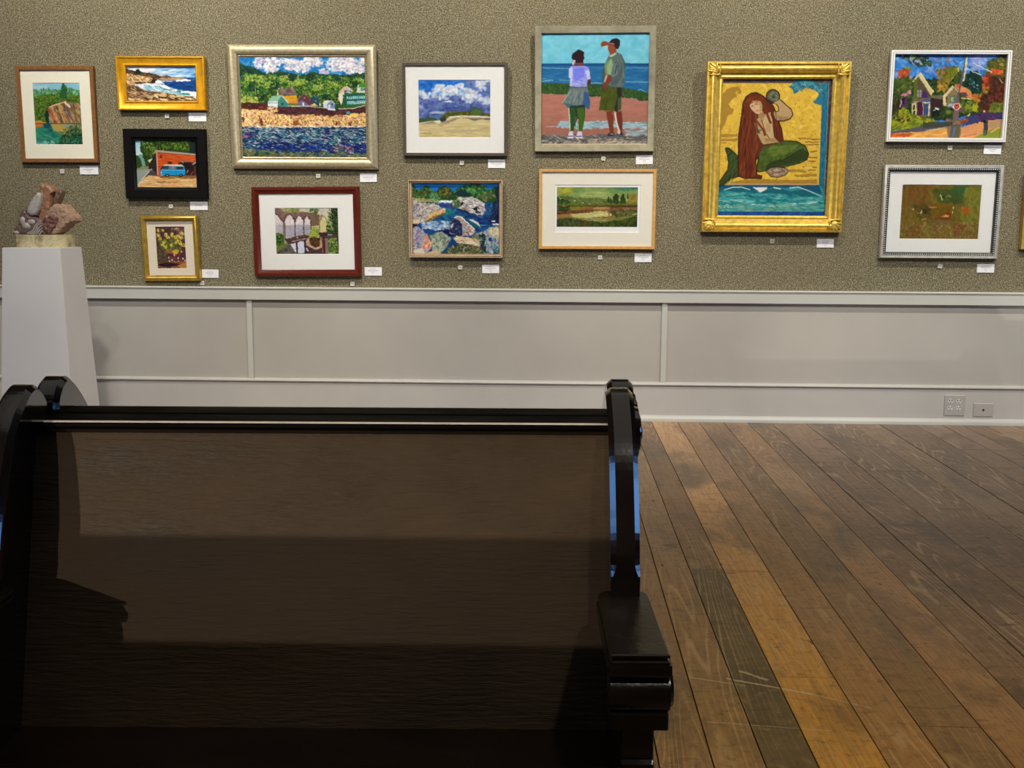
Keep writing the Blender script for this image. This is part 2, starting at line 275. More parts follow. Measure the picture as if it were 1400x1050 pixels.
    P.dabs([(70,770),(160,780),(140,840),(70,840)],[(60,50,120),(40,40,110)],40,30,12); P.dabs([(300,740),(900,745),(900,800),(300,800)],[(190,200,210),(110,150,180)],36,40,7,0,20)
    P.dabs([(58,700),(1282,706),(1282,722),(58,718)],[(245,225,190),(255,245,225),(220,180,150)],200,34,8,3,10); P.ell(92,805,14,11,(215,110,95))
    # houses
    P.poly([(395,400),(405,330),(425,330),(430,410)],(235,215,140)); P.poly([(405,340),(560,325),(592,400),(470,412),(410,405)],(112,98,92)); P.dabs([(410,345),(555,332),(585,395),(430,400)],[(135,118,108),(90,75,80),(150,135,120)],80,40,6,20,10)
    P.poly([(440,315),(450,312),(450,345),(440,345)],(190,160,140)); P.poly([(538,318),(548,316),(550,345),(540,345)],(190,150,140)); P.poly([(455,412),(590,402),(592,470),(480,470)],(228,170,40)); P.line([(460,432),(590,428)],5,(190,130,30))
    P.poly([(480,462),(640,458),(630,480),(500,485)],(220,150,60)); P.poly([(500,480),(600,482),(640,520),(500,512)],(110,120,60),fine=6)
    P.poly([(300,465),(345,412),(445,402),(400,465)],(150,195,165)); P.poly([(305,465),(402,462),(405,515),(308,510)],(225,235,235)); P.poly([(400,510),(405,460),(440,408),(505,470),(505,520)],(70,140,130)); P.line([(438,403),(508,480)],9,(200,235,215)); P.line([(308,478),(400,478)],5,(110,130,150)); P.ell(450,490,14,14,(30,90,80))
    P.poly([(600,465),(610,430),(660,388),(735,450),(735,515),(620,500)],(105,60,75)); P.line([(660,386),(738,452)],7,(150,100,105)); P.line([(660,386),(604,440)],6,(150,110,110)); P.poly([(600,470),(650,455),(710,500),(710,522),(600,505)],(115,110,150)); P.poly([(645,480),(660,475),(668,505),(650,505)],(230,230,240)); P.ell(668,430,8,8,(190,130,120))
    P.poly([(725,440),(755,405),(810,440),(815,505),(745,500)],(40,75,90)); P.line([(755,403),(812,440)],6,(120,160,160)); P.poly([(780,410),(812,415),(812,440),(790,432)],(60,100,100)); P.ell(778,460,12,8,(90,150,160)); P.poly([(720,505),(765,480),(800,510)],(235,195,110)); P.poly([(815,480),(830,490),(828,510),(815,505)],(230,215,160))
    P.poly([(840,490),(860,458),(930,455),(895,490)],(222,225,195)); P.poly([(850,490),(893,488),(895,530),(852,525)],(205,215,235)); P.poly([(893,535),(898,480),(930,456),(965,490),(968,548)],(130,150,190)); P.line([(930,454),(968,492)],6,(235,240,235)); P.poly([(905,500),(920,498),(920,530),(905,528)],(225,230,240)); P.ell(940,495,8,12,(60,90,110))
    P.poly([(900,530),(972,540),(972,558),(900,550)],(230,235,235)); P.line([(500,508),(720,512),(900,535)],6,(225,225,215))
    P.poly([(1000,380),(1050,325),(1090,318),(1060,375)],(215,185,150)); P.poly([(1005,385),(1060,372),(1060,400),(1030,500),(1040,520),(1000,440)],(235,225,205)); P.poly([(1055,380),(1090,320),(1140,370),(1140,390)],(185,190,190)); P.line([(1090,318),(1145,368)],7,(240,235,225)); P.dabs([(1065,355),(1130,360),(1130,382),(1065,382)],[(50,60,70)],12,14,8)
    P.poly([(1060,390),(1275,380),(1278,510),(1050,520),(1045,440)],(30,95,75)); P.poly([(1080,420),(1270,408),(1270,440),(1085,445)],(110,190,190)); P.poly([(1085,465),(1270,455),(1272,490),(1090,498)],(120,185,190)); P.dabs([(1085,412),(1270,412),(1270,495),(1085,495)],[(30,80,80),(40,70,90),(150,190,190)],60,14,8,90,10,.6)
    for q in range(9): P.line([(1090+q*21,418),(1092+q*21,440)],5,(225,235,235)); P.line([(1092+q*21,466),(1094+q*21,490)],6,(215,228,232))
    P.line([(1060,400),(1275,388)],14,(25,110,60)); P.line([(1080,455),(1272,448)],9,(25,100,60)); P.poly([(1040,400),(1050,395),(1080,450),(1065,460)],(30,120,70)); P.poly([(1030,510),(1275,490),(1275,515),(1030,532)],(45,110,35),fine=8); P.line([(1000,540),(1150,535),(1275,505)],7,(225,220,190))
    P.poly([(1180,380),(1195,300),(1215,310),(1265,300),(1270,385)],(215,220,200)); P.poly([(1200,330),(1205,290),(1268,285),(1268,330)],(70,150,40),fine=8); P.poly([(1215,335),(1265,335),(1265,360),(1215,362)],(60,120,110)); P.dabs([(1215,335),(1265,335),(1265,362),(1215,362)],[(235,240,235)],14,10,6)
    P.poly([(210,525),(240,512),(265,528)],(205,45,50)); P.ell(1098,578,20,14,(90,165,170)); P.ell(1160,598,45,18,(240,210,110)); P.wash(.06); P.smear(.6,110); return P
def pic_arches():
    Q=[(50,65),(1328,75),(1352,998),(85,998)]
    P=Paint(Q,115,84,16,(175,165,145)); 
    P.poly([(50,60),(1330,60),(1345,620),(70,620)],(215,205,190)); P.poly([(60,180),(780,230),(790,420),(790,640),(270,670),(60,560)],(222,214,216))
    P.poly([(65,400),(785,410),(785,610),(280,655),(70,560)],(178,174,184)); P.dabs([(70,410),(780,420),(780,600),(280,640)],[(150,148,165),(195,190,200),(170,168,180)],90,130,14,0,8,.6)
    P.poly([(50,70),(560,150),(780,165),(900,200),(960,220),(940,420),(790,440),(780,300),(740,240),(700,235),(640,330),(620,290),(560,215),(520,220),(470,330),(440,300),(380,200),(330,195),(260,320),(240,390),(200,350),(100,180),(55,190)],(128,100,90))
    P.dabs([(55,80),(560,160),(900,210),(930,400),(800,400),(700,220),(560,200),(340,190),(180,260)],[(150,120,105),(105,80,80),(165,140,115),(130,105,110)],220,70,22,20,50,.5)
    for x0,xt,x1,yt,yb in [(262,345,455,205,640),(488,548,630,235,610),(655,703,770,245,590)]:
        P.poly([(x0,yb),(x0,330),(x0+20,290),(xt-15,yt+30),(xt,yt),(xt+15,yt+30),(x1-20,290),(x1,330),(x1,yb-20)],(226,218,218)); P.poly([(x0,410),(x1,410),(x1,yb-25),(x0,yb)],(180,176,188)); P.dabs([(x0,420),(x1,420),(x1,yb-20),(x0,yb-10)],[(155,150,170),(200,196,205)],26,90,12,0,8,.6)
        P.line([(x0-8,360),(x0-2,290),(xt-45,yt+12),(xt,yt-12),(xt+45,yt+12),(x1,290),(x1+8,360)],14,(58,30,40)); P.line([(x1+8,340),(x1+12,620)],20,(82,58,68))
        P.poly([(x0+4,300),(x0+34,282),(x0+36,252),(x0+10,262)],(170,125,120)); P.poly([(x1-4,310),(x1-40,290),(x1-38,252),(x1-12,265)],(95,60,65))
    P.poly([(60,560),(60,200),(100,210),(170,280),(215,350),(225,600),(130,560)],(222,214,216)); P.poly([(65,400),(225,405),(235,640),(120,560),(65,540)],(190,186,192))
    P.line([(55,180),(110,200),(180,290),(230,350)],18,(70,42,45)); P.line([(240,370),(245,660)],34,(140,120,100)); P.line([(262,370),(275,680)],12,(70,50,50))
    P.poly([(330,80),(560,80),(540,150),(360,120),(200,140),(250,90)],(160,170,90),fine=20); P.dabs([(180,100),(540,90),(540,140),(250,150)],[(120,140,50),(190,195,120)],60,50,16); P.poly([(560,75),(1180,75),(1100,180),(780,150),(560,140)],(205,200,185))
    P.poly([(935,560),(940,340),(990,230),(1020,220),(1080,260),(1120,400),(1110,570)],(150,125,95),fine=14); P.poly([(958,560),(965,350),(1010,260),(1050,250),(1080,300),(1095,400),(1085,550)],(215,205,150)); P.line([(920,400),(935,270),(1010,205)],14,(115,85,80))
    P.poly([(790,430),(800,180),(900,180),(930,420)],(128,105,75),fine=20); P.dabs([(760,90),(940,110),(900,190),(780,170)],[(50,95,35),(80,130,50)],50,50,16,0,40); P.line([(880,80),(885,320)],12,(90,95,60))
    P.poly([(1190,75),(1330,75),(1340,610),(1120,600),(1090,440),(1170,300),(1120,250),(1180,200)],(30,60,25),fine=30); P.dabs([(1150,90),(1335,90),(1340,600),(1120,580)],[(30,55,30),(65,92,45),(22,40,22),(92,118,65)],220,90,16,50,40); P.dabs([(1110,110),(1200,130),(1220,500),(1100,520)],[(200,210,140),(170,190,110)],24,90,14,45,20)
    P.poly([(75,560),(200,570),(255,650),(255,760),(200,840),(85,830)],(60,95,35),fine=20); P.dabs([(80,570),(240,590),(240,820),(85,820)],[(95,130,50),(45,75,25),(125,150,70),(30,50,20)],130,40,22); P.poly([(90,850),(340,740),(300,900),(110,990)],(110,125,60),fine=16)
    P.poly([(250,680),(700,610),(800,640),(1330,600),(1352,1000),(90,1000),(130,930),(350,800)],(82,58,60)); P.poly([(130,995),(200,900),(350,770),(400,820),(500,990)],(98,95,88)); P.dabs([(200,900),(360,790),(480,980),(160,990)],[(80,78,72),(115,110,100)],60,70,14,-30,20)
    P.poly([(280,690),(500,620),(690,600),(680,650),(340,710)],(95,70,70)); P.line([(400,735),(690,680)],14,(200,175,160)); P.poly([(360,790),(480,760),(490,970),(420,860),(390,810)],(225,225,240)); P.poly([(515,760),(560,735),(640,725),(655,960),(530,968)],(218,220,238)); P.line([(500,740),(510,990)],20,(50,25,40)); P.line([(660,700),(668,990)],30,(60,38,50)); P.ell(515,655,16,22,(200,170,160)); P.line([(690,860),(730,930)],26,(225,220,230))
    P.poly([(680,730),(740,650),(980,650),(1000,830),(930,880),(860,890),(690,810)],(200,175,150)); P.poly([(740,660),(970,660),(960,820),(870,860),(770,800)],(95,60,30),fine=14); P.dabs([(750,670),(960,670),(950,810),(780,790)],[(60,40,20),(130,80,40),(40,50,20)],50,60,20,90,20); P.line([(685,800),(860,885),(1000,840)],12,(225,200,170))
    P.poly([(800,450),(900,440),(940,520),(980,600),(940,650),(760,650),(740,600),(790,540)],(150,170,60),fine=20); P.dabs([(790,450),(900,440),(970,600),(930,650),(770,650),(750,590)],[(180,195,80),(110,135,40),(210,215,130),(80,110,35)],170,34,16)
    P.poly([(985,650),(1060,650),(1070,985),(1010,985)],(92,30,28)); P.line([(1000,660),(1015,960)],12,(170,140,120)); P.poly([(1060,680),(1120,680),(1130,960),(1075,980)],(140,125,115))
    P.poly([(1130,680),(1290,660),(1310,800),(1340,990),(1120,990),(1140,840)],(80,115,45),fine=20); P.dabs([(1130,670),(1290,660),(1330,980),(1130,980)],[(150,175,90),(60,95,30),(190,200,120),(40,60,25)],190,36,18); P.line([(1060,660),(1340,600)],16,(90,70,75)); P.poly([(930,560),(1110,560),(1120,600),(1050,640),(960,620)],(62,45,45),fine=10)
    P.poly([(50,65),(1328,75),(1328,84),(50,74)],(60,55,45)); P.wash(.07); P.smear(.5,45); return P
def pic_dunes():
    Q=[(293,273),(978,275),(978,822),(298,822)]
    P=Paint(Q,132,104,17,(95,125,190)); F=[(280,260),(990,260),(990,840),(280,840)]
    P.poly([(280,270),(990,270),(990,450),(280,450)],(35,125,215)); P.dabs([(300,275),(980,275),(980,400),(300,400)],[(30,120,215),(60,140,220),(40,110,200)],200,60,24,0,60,.6)
    P.poly([(740,270),(990,270),(990,500),(820,430),(740,350)],(110,135,195),fine=26)
    P.poly([(298,390),(340,400),(400,420),(480,440),(560,430),(640,410),(700,430),(800,440),(990,500),(990,640),(298,640)],(95,120,180),fine=30)
    P.dabs([(298,430),(560,440),(800,450),(980,520),(980,600),(600,570),(298,620)],[(75,100,170),(110,135,190),(60,85,150),(130,145,195),(100,110,180)],430,60,26,-20,50,.6)
    P.dabs([(740,280),(980,280),(980,500),(820,430)],[(90,115,185),(130,150,205),(70,95,165)],120,60,26,-20,60,.5)
    def puff(x,y,r,n,cs=[(235,240,245),(245,248,250),(205,215,230),(180,195,220)]):
        P.dabs([(x-r,y-r*.6),(x+r,y-r*.6),(x+r,y+r*.7),(x-r,y+r*.7)],cs,int(n*.8),40,24,-20,70,.55,8)
    for a in [(330,400,26,26),(370,425,40,26),(460,420,30,20),(500,350,40,60),(560,380,50,70),(455,375,26,24),(620,360,45,60),(690,330,24,40),(665,390,40,30),(540,430,40,24),(740,390,50,50),(800,410,50,50),(860,440,40,30),(930,470,45,40),(880,310,40,40),(900,360,30,20),(760,450,50,30),(960,290,24,12)]: puff(*a)
    P.poly([(520,485),(590,468),(640,488)],(225,232,245),fine=6); P.dabs([(420,575),(540,575),(540,590),(420,590)],[(190,200,220)],26,50,10,0,10); P.dabs([(300,510),(340,520),(340,540),(300,540)],[(170,180,215)],14,30,12)
    P.dabs([(560,530),(740,520),(740,560),(560,570)],[(70,80,150)],30,50,16,0,30,.6)
    P.poly([(300,640),(400,625),(480,640),(490,665),(420,680),(300,690)],(65,95,60),fine=12); P.poly([(360,630),(395,600),(410,630)],(60,85,110),fine=10)
    P.poly([(298,680),(420,660),(500,655),(580,620),(700,608),(860,618),(985,628),(985,830),(298,830)],(215,200,150))
    P.poly([(500,670),(490,640),(560,585),(600,570),(680,572),(760,570),(850,560),(880,590),(985,600),(985,630),(860,615),(590,620),(560,650)],(95,105,20),fine=12)
    P.dabs([(500,660),(560,590),(760,575),(850,570),(980,610),(860,612),(600,615)],[(120,125,25),(70,80,15),(60,90,50),(95,70,20)],160,30,12,0,40)
    P.poly([(770,570),(790,510),(830,530),(900,540),(900,580),(860,590),(830,560)],(70,90,110),fine=20); P.ell(845,585,50,32,(85,115,45),fine=18); P.poly([(500,660),(510,630),(550,620),(560,655),(520,675)],(35,70,60),fine=10)
    P.poly([(300,700),(330,690),(420,665),(470,660),(490,670),(430,690)],(165,150,130),fine=8); P.poly([(480,700),(560,660),(640,635),(700,628),(590,680),(510,712)],(160,145,125),fine=10); P.poly([(700,630),(985,632),(985,655),(900,645),(830,662),(790,650)],(130,120,115),fine=10)
    P.line([(585,625),(700,615),(860,618),(980,626)],10,(240,232,205)); P.poly([(440,665),(505,655),(500,675),(460,675)],(235,230,220))
    P.dabs([(300,700),(985,660),(985,820),(300,820)],[(225,212,165),(205,188,135),(215,202,150),(190,175,130)],230,130,16,-4,12,.4); P.poly([(540,750),(640,735),(800,745),(960,730),(980,745),(800,765),(560,775)],(190,176,132),fine=12,al=.7); P.dabs([(320,770),(430,770),(430,785),(320,785)],[(150,135,100)],40,12,4,-20,60,.7); return P
def pic_river():
    Q=[(75,78),(1195,80),(1190,980),(85,975)]
    P=Paint(Q,160,128,18,(20,75,130)); F=[(70,70),(1200,70),(1200,990),(70,990)]
    P.poly([(70,70),(1200,70),(1200,220),(70,220)],(20,125,205))
    P.poly([(75,90),(110,120),(140,160),(210,170),(240,110),(280,105),(310,160),(380,190),(430,130),(500,110),(580,150),(600,200),(640,160),(760,95),(900,85),(1000,110),(1040,170),(1100,150),(1140,120),(1195,115),(1195,330),(75,330)],(40,80,30),fine=22)
    P.dabs([(75,110),(140,170),(260,120),(430,240),(430,290),(75,290)],[(60,110,40),(100,140,70),(30,70,30),(130,90,30),(70,140,90),(20,50,30)],420,34,14,30,70); P.dabs([(400,140),(560,130),(600,250),(430,270)],[(110,120,30),(40,70,30),(20,50,60),(150,130,40)],220,28,13)
    P.dabs([(280,210),(400,210),(420,290),(320,290)],[(110,175,140),(70,140,90)],60,30,13); P.dabs([(600,200),(760,110),(1000,110),(1060,250),(900,260),(640,250)],[(40,100,40),(80,150,60),(20,60,50),(110,170,90),(30,80,70)],620,34,15,50,60)
    P.poly([(600,230),(700,150),(760,170),(850,240),(700,255)],(20,55,60),fine=20); P.dabs([(930,230),(1080,180),(1140,260),(1000,310)],[(80,110,60),(150,150,100),(50,90,50),(120,110,90)],160,28,12); P.poly([(1130,130),(1195,110),(1195,300),(1150,280)],(20,40,60),fine=14)
    P.poly([(75,262),(400,285),(440,310),(380,325),(75,310)],(140,150,85),fine=14); P.dabs([(75,270),(420,290),(400,320),(75,310)],[(170,170,110),(110,130,60),(190,185,150)],130,40,10,5,15)
    P.poly([(420,300),(600,295),(620,330),(400,335)],(150,190,205),fine=12); P.dabs([(430,295),(600,295),(600,320),(430,325)],[(240,245,250)],40,36,9,-5,15)
    P.poly([(380,335),(620,330),(1195,320),(1195,640),(900,700),(600,760),(540,900),(300,740),(180,600),(500,440)],(20,80,135))
    P.dabs([(400,340),(1190,330),(1190,620),(880,690),(300,640),(250,590),(500,440)],[(15,75,130),(30,110,150),(10,50,110),(40,135,165),(10,40,95),(60,120,180)],800,56,12,10,20,.85)
    P.dabs([(500,400),(640,400),(620,470),(480,500)],[(20,120,130),(40,140,150)],80,46,14); P.dabs([(420,340),(620,350),(620,400),(560,400)],[(50,60,140),(70,80,150)],50,60,14,15,10)
    P.dabs([(200,560),(560,560),(540,660),(420,680),(200,650)],[(200,215,235),(235,240,245),(90,140,190),(150,180,215)],330,44,9,10,20); P.poly([(400,670),(560,660),(640,740),(560,760)],(10,25,85),fine=14)
    P.dabs([(750,500),(1100,500),(1100,600),(900,600)],[(10,30,90),(20,60,130)],90,60,14,5,10)
    P.poly([(75,300),(120,285),(190,330),(360,335),(440,380),(515,410),(500,445),(360,500),(230,570),(160,590),(75,600)],(185,180,175),fine=12)
    P.dabs([(80,310),(180,330),(360,345),(500,415),(350,500),(180,570),(80,560)],[(215,210,205),(160,160,180),(225,205,160),(120,120,140),(200,190,190),(235,225,200)],520,44,10,-35,50); P.dabs([(300,440),(500,410),(480,450),(250,560)],[(230,200,140),(200,160,100)],90,50,12,-25,15)
    P.poly([(330,510),(490,450),(505,455),(250,585)],(130,100,50),fine=8); P.dabs([(80,310),(300,340),(200,560),(80,560)],[(80,80,110),(60,60,80)],50,40,6,-60,50)
    P.poly([(80,545),(150,540),(170,580),(130,620),(80,610)],(225,205,170),fine=8); P.poly([(80,590),(150,590),(120,640),(80,665)],(40,30,50),fine=8)
    P.poly([(560,330),(680,260),(760,262),(820,250),(900,275),(990,330),(1010,420),(980,480),(900,480),(760,430),(680,400)],(205,200,195),fine=12)
    P.dabs([(690,270),(820,255),(980,330),(1000,430),(930,470),(760,420)],[(235,232,228),(170,165,175),(215,205,195),(120,115,125),(190,185,185)],230,54,13,15,35)
    P.poly([(560,340),(640,280),(700,330),(690,370),(640,390)],(80,100,60),fine=14); P.dabs([(570,330),(660,280),(700,340),(640,390)],[(190,200,170),(50,80,40),(120,140,90)],100,30,9,60,50); P.poly([(690,330),(720,310),(740,340),(700,360)],(25,35,50),fine=8); P.poly([(640,395),(760,430),(860,470),(780,470),(680,430)],(20,40,90),fine=8)
    P.poly([(830,400),(900,375),(940,400),(890,425)],(30,35,40),fine=12); P.poly([(890,430),(950,440),(940,460),(880,450)],(40,40,50),fine=8); P.poly([(700,400),(740,380),(820,440),(760,430)],(150,130,100),fine=8); P.line([(905,390),(920,430)],12,(230,230,240))
    P.poly([(545,650),(560,590),(600,530),(650,492),(700,505),(760,560),(800,590),(870,660),(880,700),(830,745),(720,745),(560,720)],(165,155,160),fine=10)
    P.poly([(550,650),(570,580),(620,520),(680,560),(720,620),(715,735),(640,735),(560,700)],(28,38,80),fine=14); P.dabs([(560,600),(620,530),(700,590),(700,730),(570,690)],[(20,30,70),(60,75,120),(110,130,170),(15,20,50)],110,34,10,-50,50); P.dabs([(640,500),(700,510),(860,660),(850,730),(740,730),(700,560)],[(215,205,195),(180,150,140),(230,225,220),(150,110,100),(130,125,150)],170,34,12,45,40); P.line([(610,520),(650,494),(700,507),(790,590),(870,665)],14,(235,230,215)); P.poly([(560,620),(600,580),(605,600),(570,660)],(190,195,215),fine=6)
    P.poly([(785,535),(850,535),(910,570),(955,630),(900,610),(840,570)],(215,220,230),fine=8); P.poly([(800,550),(860,570),(930,620),(880,640),(820,600)],(25,100,110),fine=10)
    P.poly([(1195,290),(1120,310),(1080,400),(1090,480),(1050,560),(1110,600),(1195,610)],(12,25,75),fine=16); P.dabs([(1100,330),(1190,300),(1190,590),(1080,550)],[(15,30,90),(25,60,110),(8,12,50),(40,80,110)],140,44,14,-50,40); P.ell(1110,560,30,12,(225,228,235),fine=8); P.ell(1150,600,50,12,(235,230,225),fine=8)
    P.poly([(80,660),(130,615),(200,660),(260,720),(330,840),(320,900),(240,980),(85,980)],(165,160,185),fine=12); P.dabs([(85,670),(200,670),(250,760),(180,900),(90,900)],[(140,135,170),(190,185,200),(110,105,145),(200,195,190)],200,60,12,-30,40); P.poly([(230,730),(270,730),(330,840),(310,900),(250,930),(180,910),(230,800)],(225,165,130),fine=10); P.dabs([(240,750),(320,850),(240,920)],[(235,190,160),(200,120,90)],40,50,12,-60,30); P.poly([(90,920),(200,900),(250,975),(100,975)],(215,210,195),fine=10)
    P.poly([(300,740),(400,700),(460,690),(570,770),(520,880),(440,970),(320,960),(340,860)],(150,165,140),fine=16); P.dabs([(320,740),(460,700),(560,780),(440,960),(330,940)],[(200,205,190),(110,130,110),(170,180,190),(90,110,80),(190,190,150)],330,50,11,-50,40); P.poly([(230,960),(400,930),(450,975),(240,980)],(215,190,140),fine=10)
    P.poly([(610,800),(640,742),(700,750),(820,770),(900,790),(945,840),(940,880),(700,840)],(215,190,150),fine=10); P.poly([(630,750),(690,755),(830,780),(800,810),(640,800)],(238,222,180),fine=8); P.line([(640,820),(720,835),(850,830),(930,870)],22,(232,232,228)); P.poly([(540,880),(600,780),(620,840),(560,900)],(20,60,130),fine=8)
    P.poly([(600,850),(700,840),(940,890),(1000,980),(460,980),(540,900)],(70,85,60),fine=14); P.dabs([(560,880),(700,845),(940,890),(1000,975),(500,975)],[(30,50,40),(150,150,110),(60,80,50),(180,180,160),(130,110,50)],260,36,12,20,70)
    P.poly([(880,720),(1000,680),(1060,640),(1195,630),(1195,980),(1000,980),(940,850)],(150,165,185),fine=14); P.dabs([(900,720),(1060,650),(1190,640),(1190,970),(1010,970)],[(190,200,215),(110,140,180),(215,205,170),(60,90,110),(160,170,180)],460,44,11,-50,45); P.dabs([(1060,650),(1190,640),(1190,760),(1100,760)],[(230,215,150),(210,190,130),(235,230,210)],110,50,14,20,40)
    P.dabs([(920,730),(1000,720),(1010,960),(960,900)],[(25,55,45),(40,70,50),(20,35,50)],110,36,14); P.ell(1065,790,26,22,(20,60,140),fine=10); P.dabs([(1080,880),(1190,880),(1190,975),(1100,975)],[(15,60,90),(30,100,120),(120,170,180)],70,44,12,-40,30); P.poly([(830,770),(880,720),(930,740),(930,800)],(120,125,95),fine=10)
    P.dabs([(230,730),(270,730),(330,840),(310,900),(250,930),(180,910)],[(240,200,170),(190,125,105),(225,180,150),(150,110,120)],70,40,9,-60,30,.7); P.dabs([(610,750),(820,770),(940,840),(930,880),(640,830)],[(245,235,205),(190,160,120),(220,195,150),(150,120,90)],80,46,8,8,20,.7)
    P.dabs([(330,510),(490,450),(505,455),(250,585)],[(190,160,90),(90,70,40),(160,120,60)],60,50,8,-25,15,.7); P.dabs([(1080,640),(1190,640),(1190,760),(1090,760)],[(190,195,205),(235,225,180),(120,130,150)],60,40,9,-40,50,.7)
    P.wash(.06); P.smear(.8,70); return P
def pic_beach():
    Q=[(20,40),(990,32),(970,1035),(18,1030)]
    P=Paint(Q,182,190,19,(115,200,225))
    P.poly([(0,20),(1010,20),(1010,320),(0,320)],(125,205,228)); P.dabs([(0,30),(1000,30),(1000,310),(0,310)],[(120,200,225),(145,215,232),(100,190,215),(130,205,215)],230,110,50,-20,60,.35,5)
    P.poly([(0,306),(1010,304),(1010,345),(0,345)],(10,85,140)); P.poly([(0,328),(1010,328),(1010,520),(0,510)],(35,110,165)); P.dabs([(0,335),(1000,335),(1000,520),(0,500)],[(45,120,175),(30,100,155),(60,140,185),(35,115,165)],260,110,14,0,5,.5,5)
    for a,b,c in [((30,345),(260,350),(110,165,195)),((770,348),(975,345),(100,160,195)),((20,462),(120,455),(130,185,205)),((180,450),(270,455),(120,180,205)),((460,480),(560,478),(130,190,210)),((765,470),(975,472),(120,180,210)),((20,440),(100,445),(90,150,185))]: P.line([a,b],7,c,fine=6)
    P.poly([(0,475),(150,482),(400,488),(560,490),(760,515),(860,540),(980,565),(980,640),(900,640),(860,615),(740,608),(560,595),(460,600),(200,578),(0,570)],(55,90,40),fine=10); P.dabs([(0,490),(400,500),(760,530),(980,575),(980,625),(740,600),(450,590),(0,560)],[(70,110,45),(40,75,30),(85,115,50),(50,80,50)],360,36,12,80,30,.6,6)
    P.poly([(740,500),(860,515),(980,520),(980,565),(860,540),(750,522)],(35,115,165)); P.line([(880,550),(905,535),(940,555)],7,(120,180,205)); P.dabs([(0,560),(460,580),(740,600),(980,630),(980,645),(0,575)],[(30,60,30)],120,24,10,0,30,.6)
    P.poly([(0,570),(200,580),(460,602),(560,597),(740,612),(860,620),(900,642),(980,635),(980,950),(0,950)],(188,128,112),grad=(165,112,95)); P.dabs([(20,590),(900,640),(960,800),(20,850)],[(200,140,125),(175,115,100),(185,130,110)],230,110,22,-5,12,.3,5)
    P.poly([(150,870),(190,815),(250,815),(420,820),(600,815),(760,825),(975,830),(975,890),(800,885),(600,875),(440,890),(300,880)],(170,195,200),fine=18); P.dabs([(200,825),(970,835),(970,880),(300,875),(180,860)],[(190,210,215),(140,175,190),(165,195,205),(110,150,160)],330,60,9,2,10,.7,8); P.dabs([(60,862),(150,858),(150,866),(60,866)],[(200,170,160)],16,40,6,0,5)
    P.poly([(18,940),(150,930),(240,945),(400,950),(520,935),(640,940),(800,935),(900,905),(970,890),(970,1035),(18,1030)],(140,132,122),fine=12)
    P.dabs([(18,950),(600,950),(970,930),(970,1030),(18,1030)],[(185,172,150),(85,85,95),(150,140,130),(205,190,165),(110,105,105)],420,70,13,-25,22,.85,8); P.dabs([(18,945),(970,935),(970,985),(18,990)],[(80,82,95),(95,95,105)],70,80,12,20,14,.8); P.line([(20,1020),(970,1024)],12,(200,185,150)); P.dabs([(780,900),(970,890),(970,950),(800,950)],[(170,195,200),(140,160,170)],60,60,9,-10,12,.7)
    # woman
    for a in [(270,905,300,958),(345,905,380,960)]: P.poly([(a[0],a[1]),(a[2],a[1]),(a[2]+6,a[3]),(a[0]-18,a[3]+4)],(215,215,235)); P.line([(a[0]-14,a[3]-6),(a[2],a[3]-10)],8,(60,70,120)); P.line([(a[0]-16,a[3]+6),(a[2]+4,a[3]+4)],7,(240,240,240))
    P.poly([(262,670),(412,670),(410,760),(395,850),(382,905),(345,905),(340,800),(330,740),(318,830),(308,903),(272,905),(268,800)],(48,85,45)); P.poly([(335,680),(408,680),(392,850),(380,900),(362,900),(350,780)],(72,105,35),fine=8); P.line([(262,690),(272,800),(274,900)],9,(205,215,170)); P.poly([(262,670),(412,670),(405,700),(262,695)],(28,60,55)); P.line([(328,700),(332,790),(318,860)],8,(25,50,35)); P.line([(345,800),(350,900)],6,(190,200,140))
    P.poly([(275,505),(425,505),(440,560),(455,640),(445,715),(400,670),(300,680),(205,660),(250,600),(268,550)],(110,125,125),fine=6); P.poly([(400,550),(440,570),(452,640),(445,718),(385,660)],(55,95,140),fine=8); P.dabs([(275,515),(400,515),(390,660),(230,655)],[(130,145,145),(95,110,115),(140,155,150)],100,60,14,110,15,.5,5); P.line([(275,520),(425,518)],8,(85,100,105)); P.poly([(215,655),(300,665),(260,700)],(75,110,125)); P.line([(268,560),(208,655)],8,(165,180,170))
    P.poly([(262,355),(285,330),(400,325),(440,340),(458,440),(432,452),(425,512),(272,508),(275,440),(262,430)],(150,160,235)); P.poly([(262,355),(290,335),(300,360),(290,505),(274,505),(275,440),(262,430)],(200,205,240)); P.poly([(300,350),(400,340),(405,440),(390,500),(310,470)],(125,135,240),fine=12); P.poly([(410,370),(445,360),(456,438),(432,448)],(205,205,240),fine=5); P.dabs([(290,440),(420,440),(420,505),(285,505)],[(190,195,235),(165,175,235)],30,60,12,0,30,.5,4)
    P.poly([(432,452),(458,445),(460,485),(440,500),(425,490)],(90,45,45)); P.ell(348,250,54,58,(38,18,32),fine=16); P.poly([(300,215),(350,185),(395,205),(402,260),(390,310),(345,315),(320,290),(295,260)],(42,20,34),fine=12); P.poly([(335,300),(392,300),(385,328),(340,330)],(140,60,50)); P.ell(308,300,17,26,(130,75,75)); P.poly([(290,300),(302,275),(325,278),(318,295),(300,325)],(205,190,190))
    # man
    P.poly([(598,730),(660,725),(665,790),(662,860),(668,925),(632,925),(618,850),(602,780)],(128,62,45)); P.poly([(690,735),(735,728),(745,820),(742,930),(718,925),(700,840),(682,780)],(118,55,42)); P.line([(676,740),(690,830),(722,930)],13,(235,215,195)); P.line([(650,740),(662,760)],12,(170,85,55))
    P.poly([(600,945),(630,918),(668,925),(672,948),(640,950)],(40,40,50)); P.poly([(692,940),(715,908),(742,918),(748,942)],(50,45,55)); P.ell(712,915,14,20,(215,195,180)); P.line([(630,930),(665,935)],5,(200,200,210))
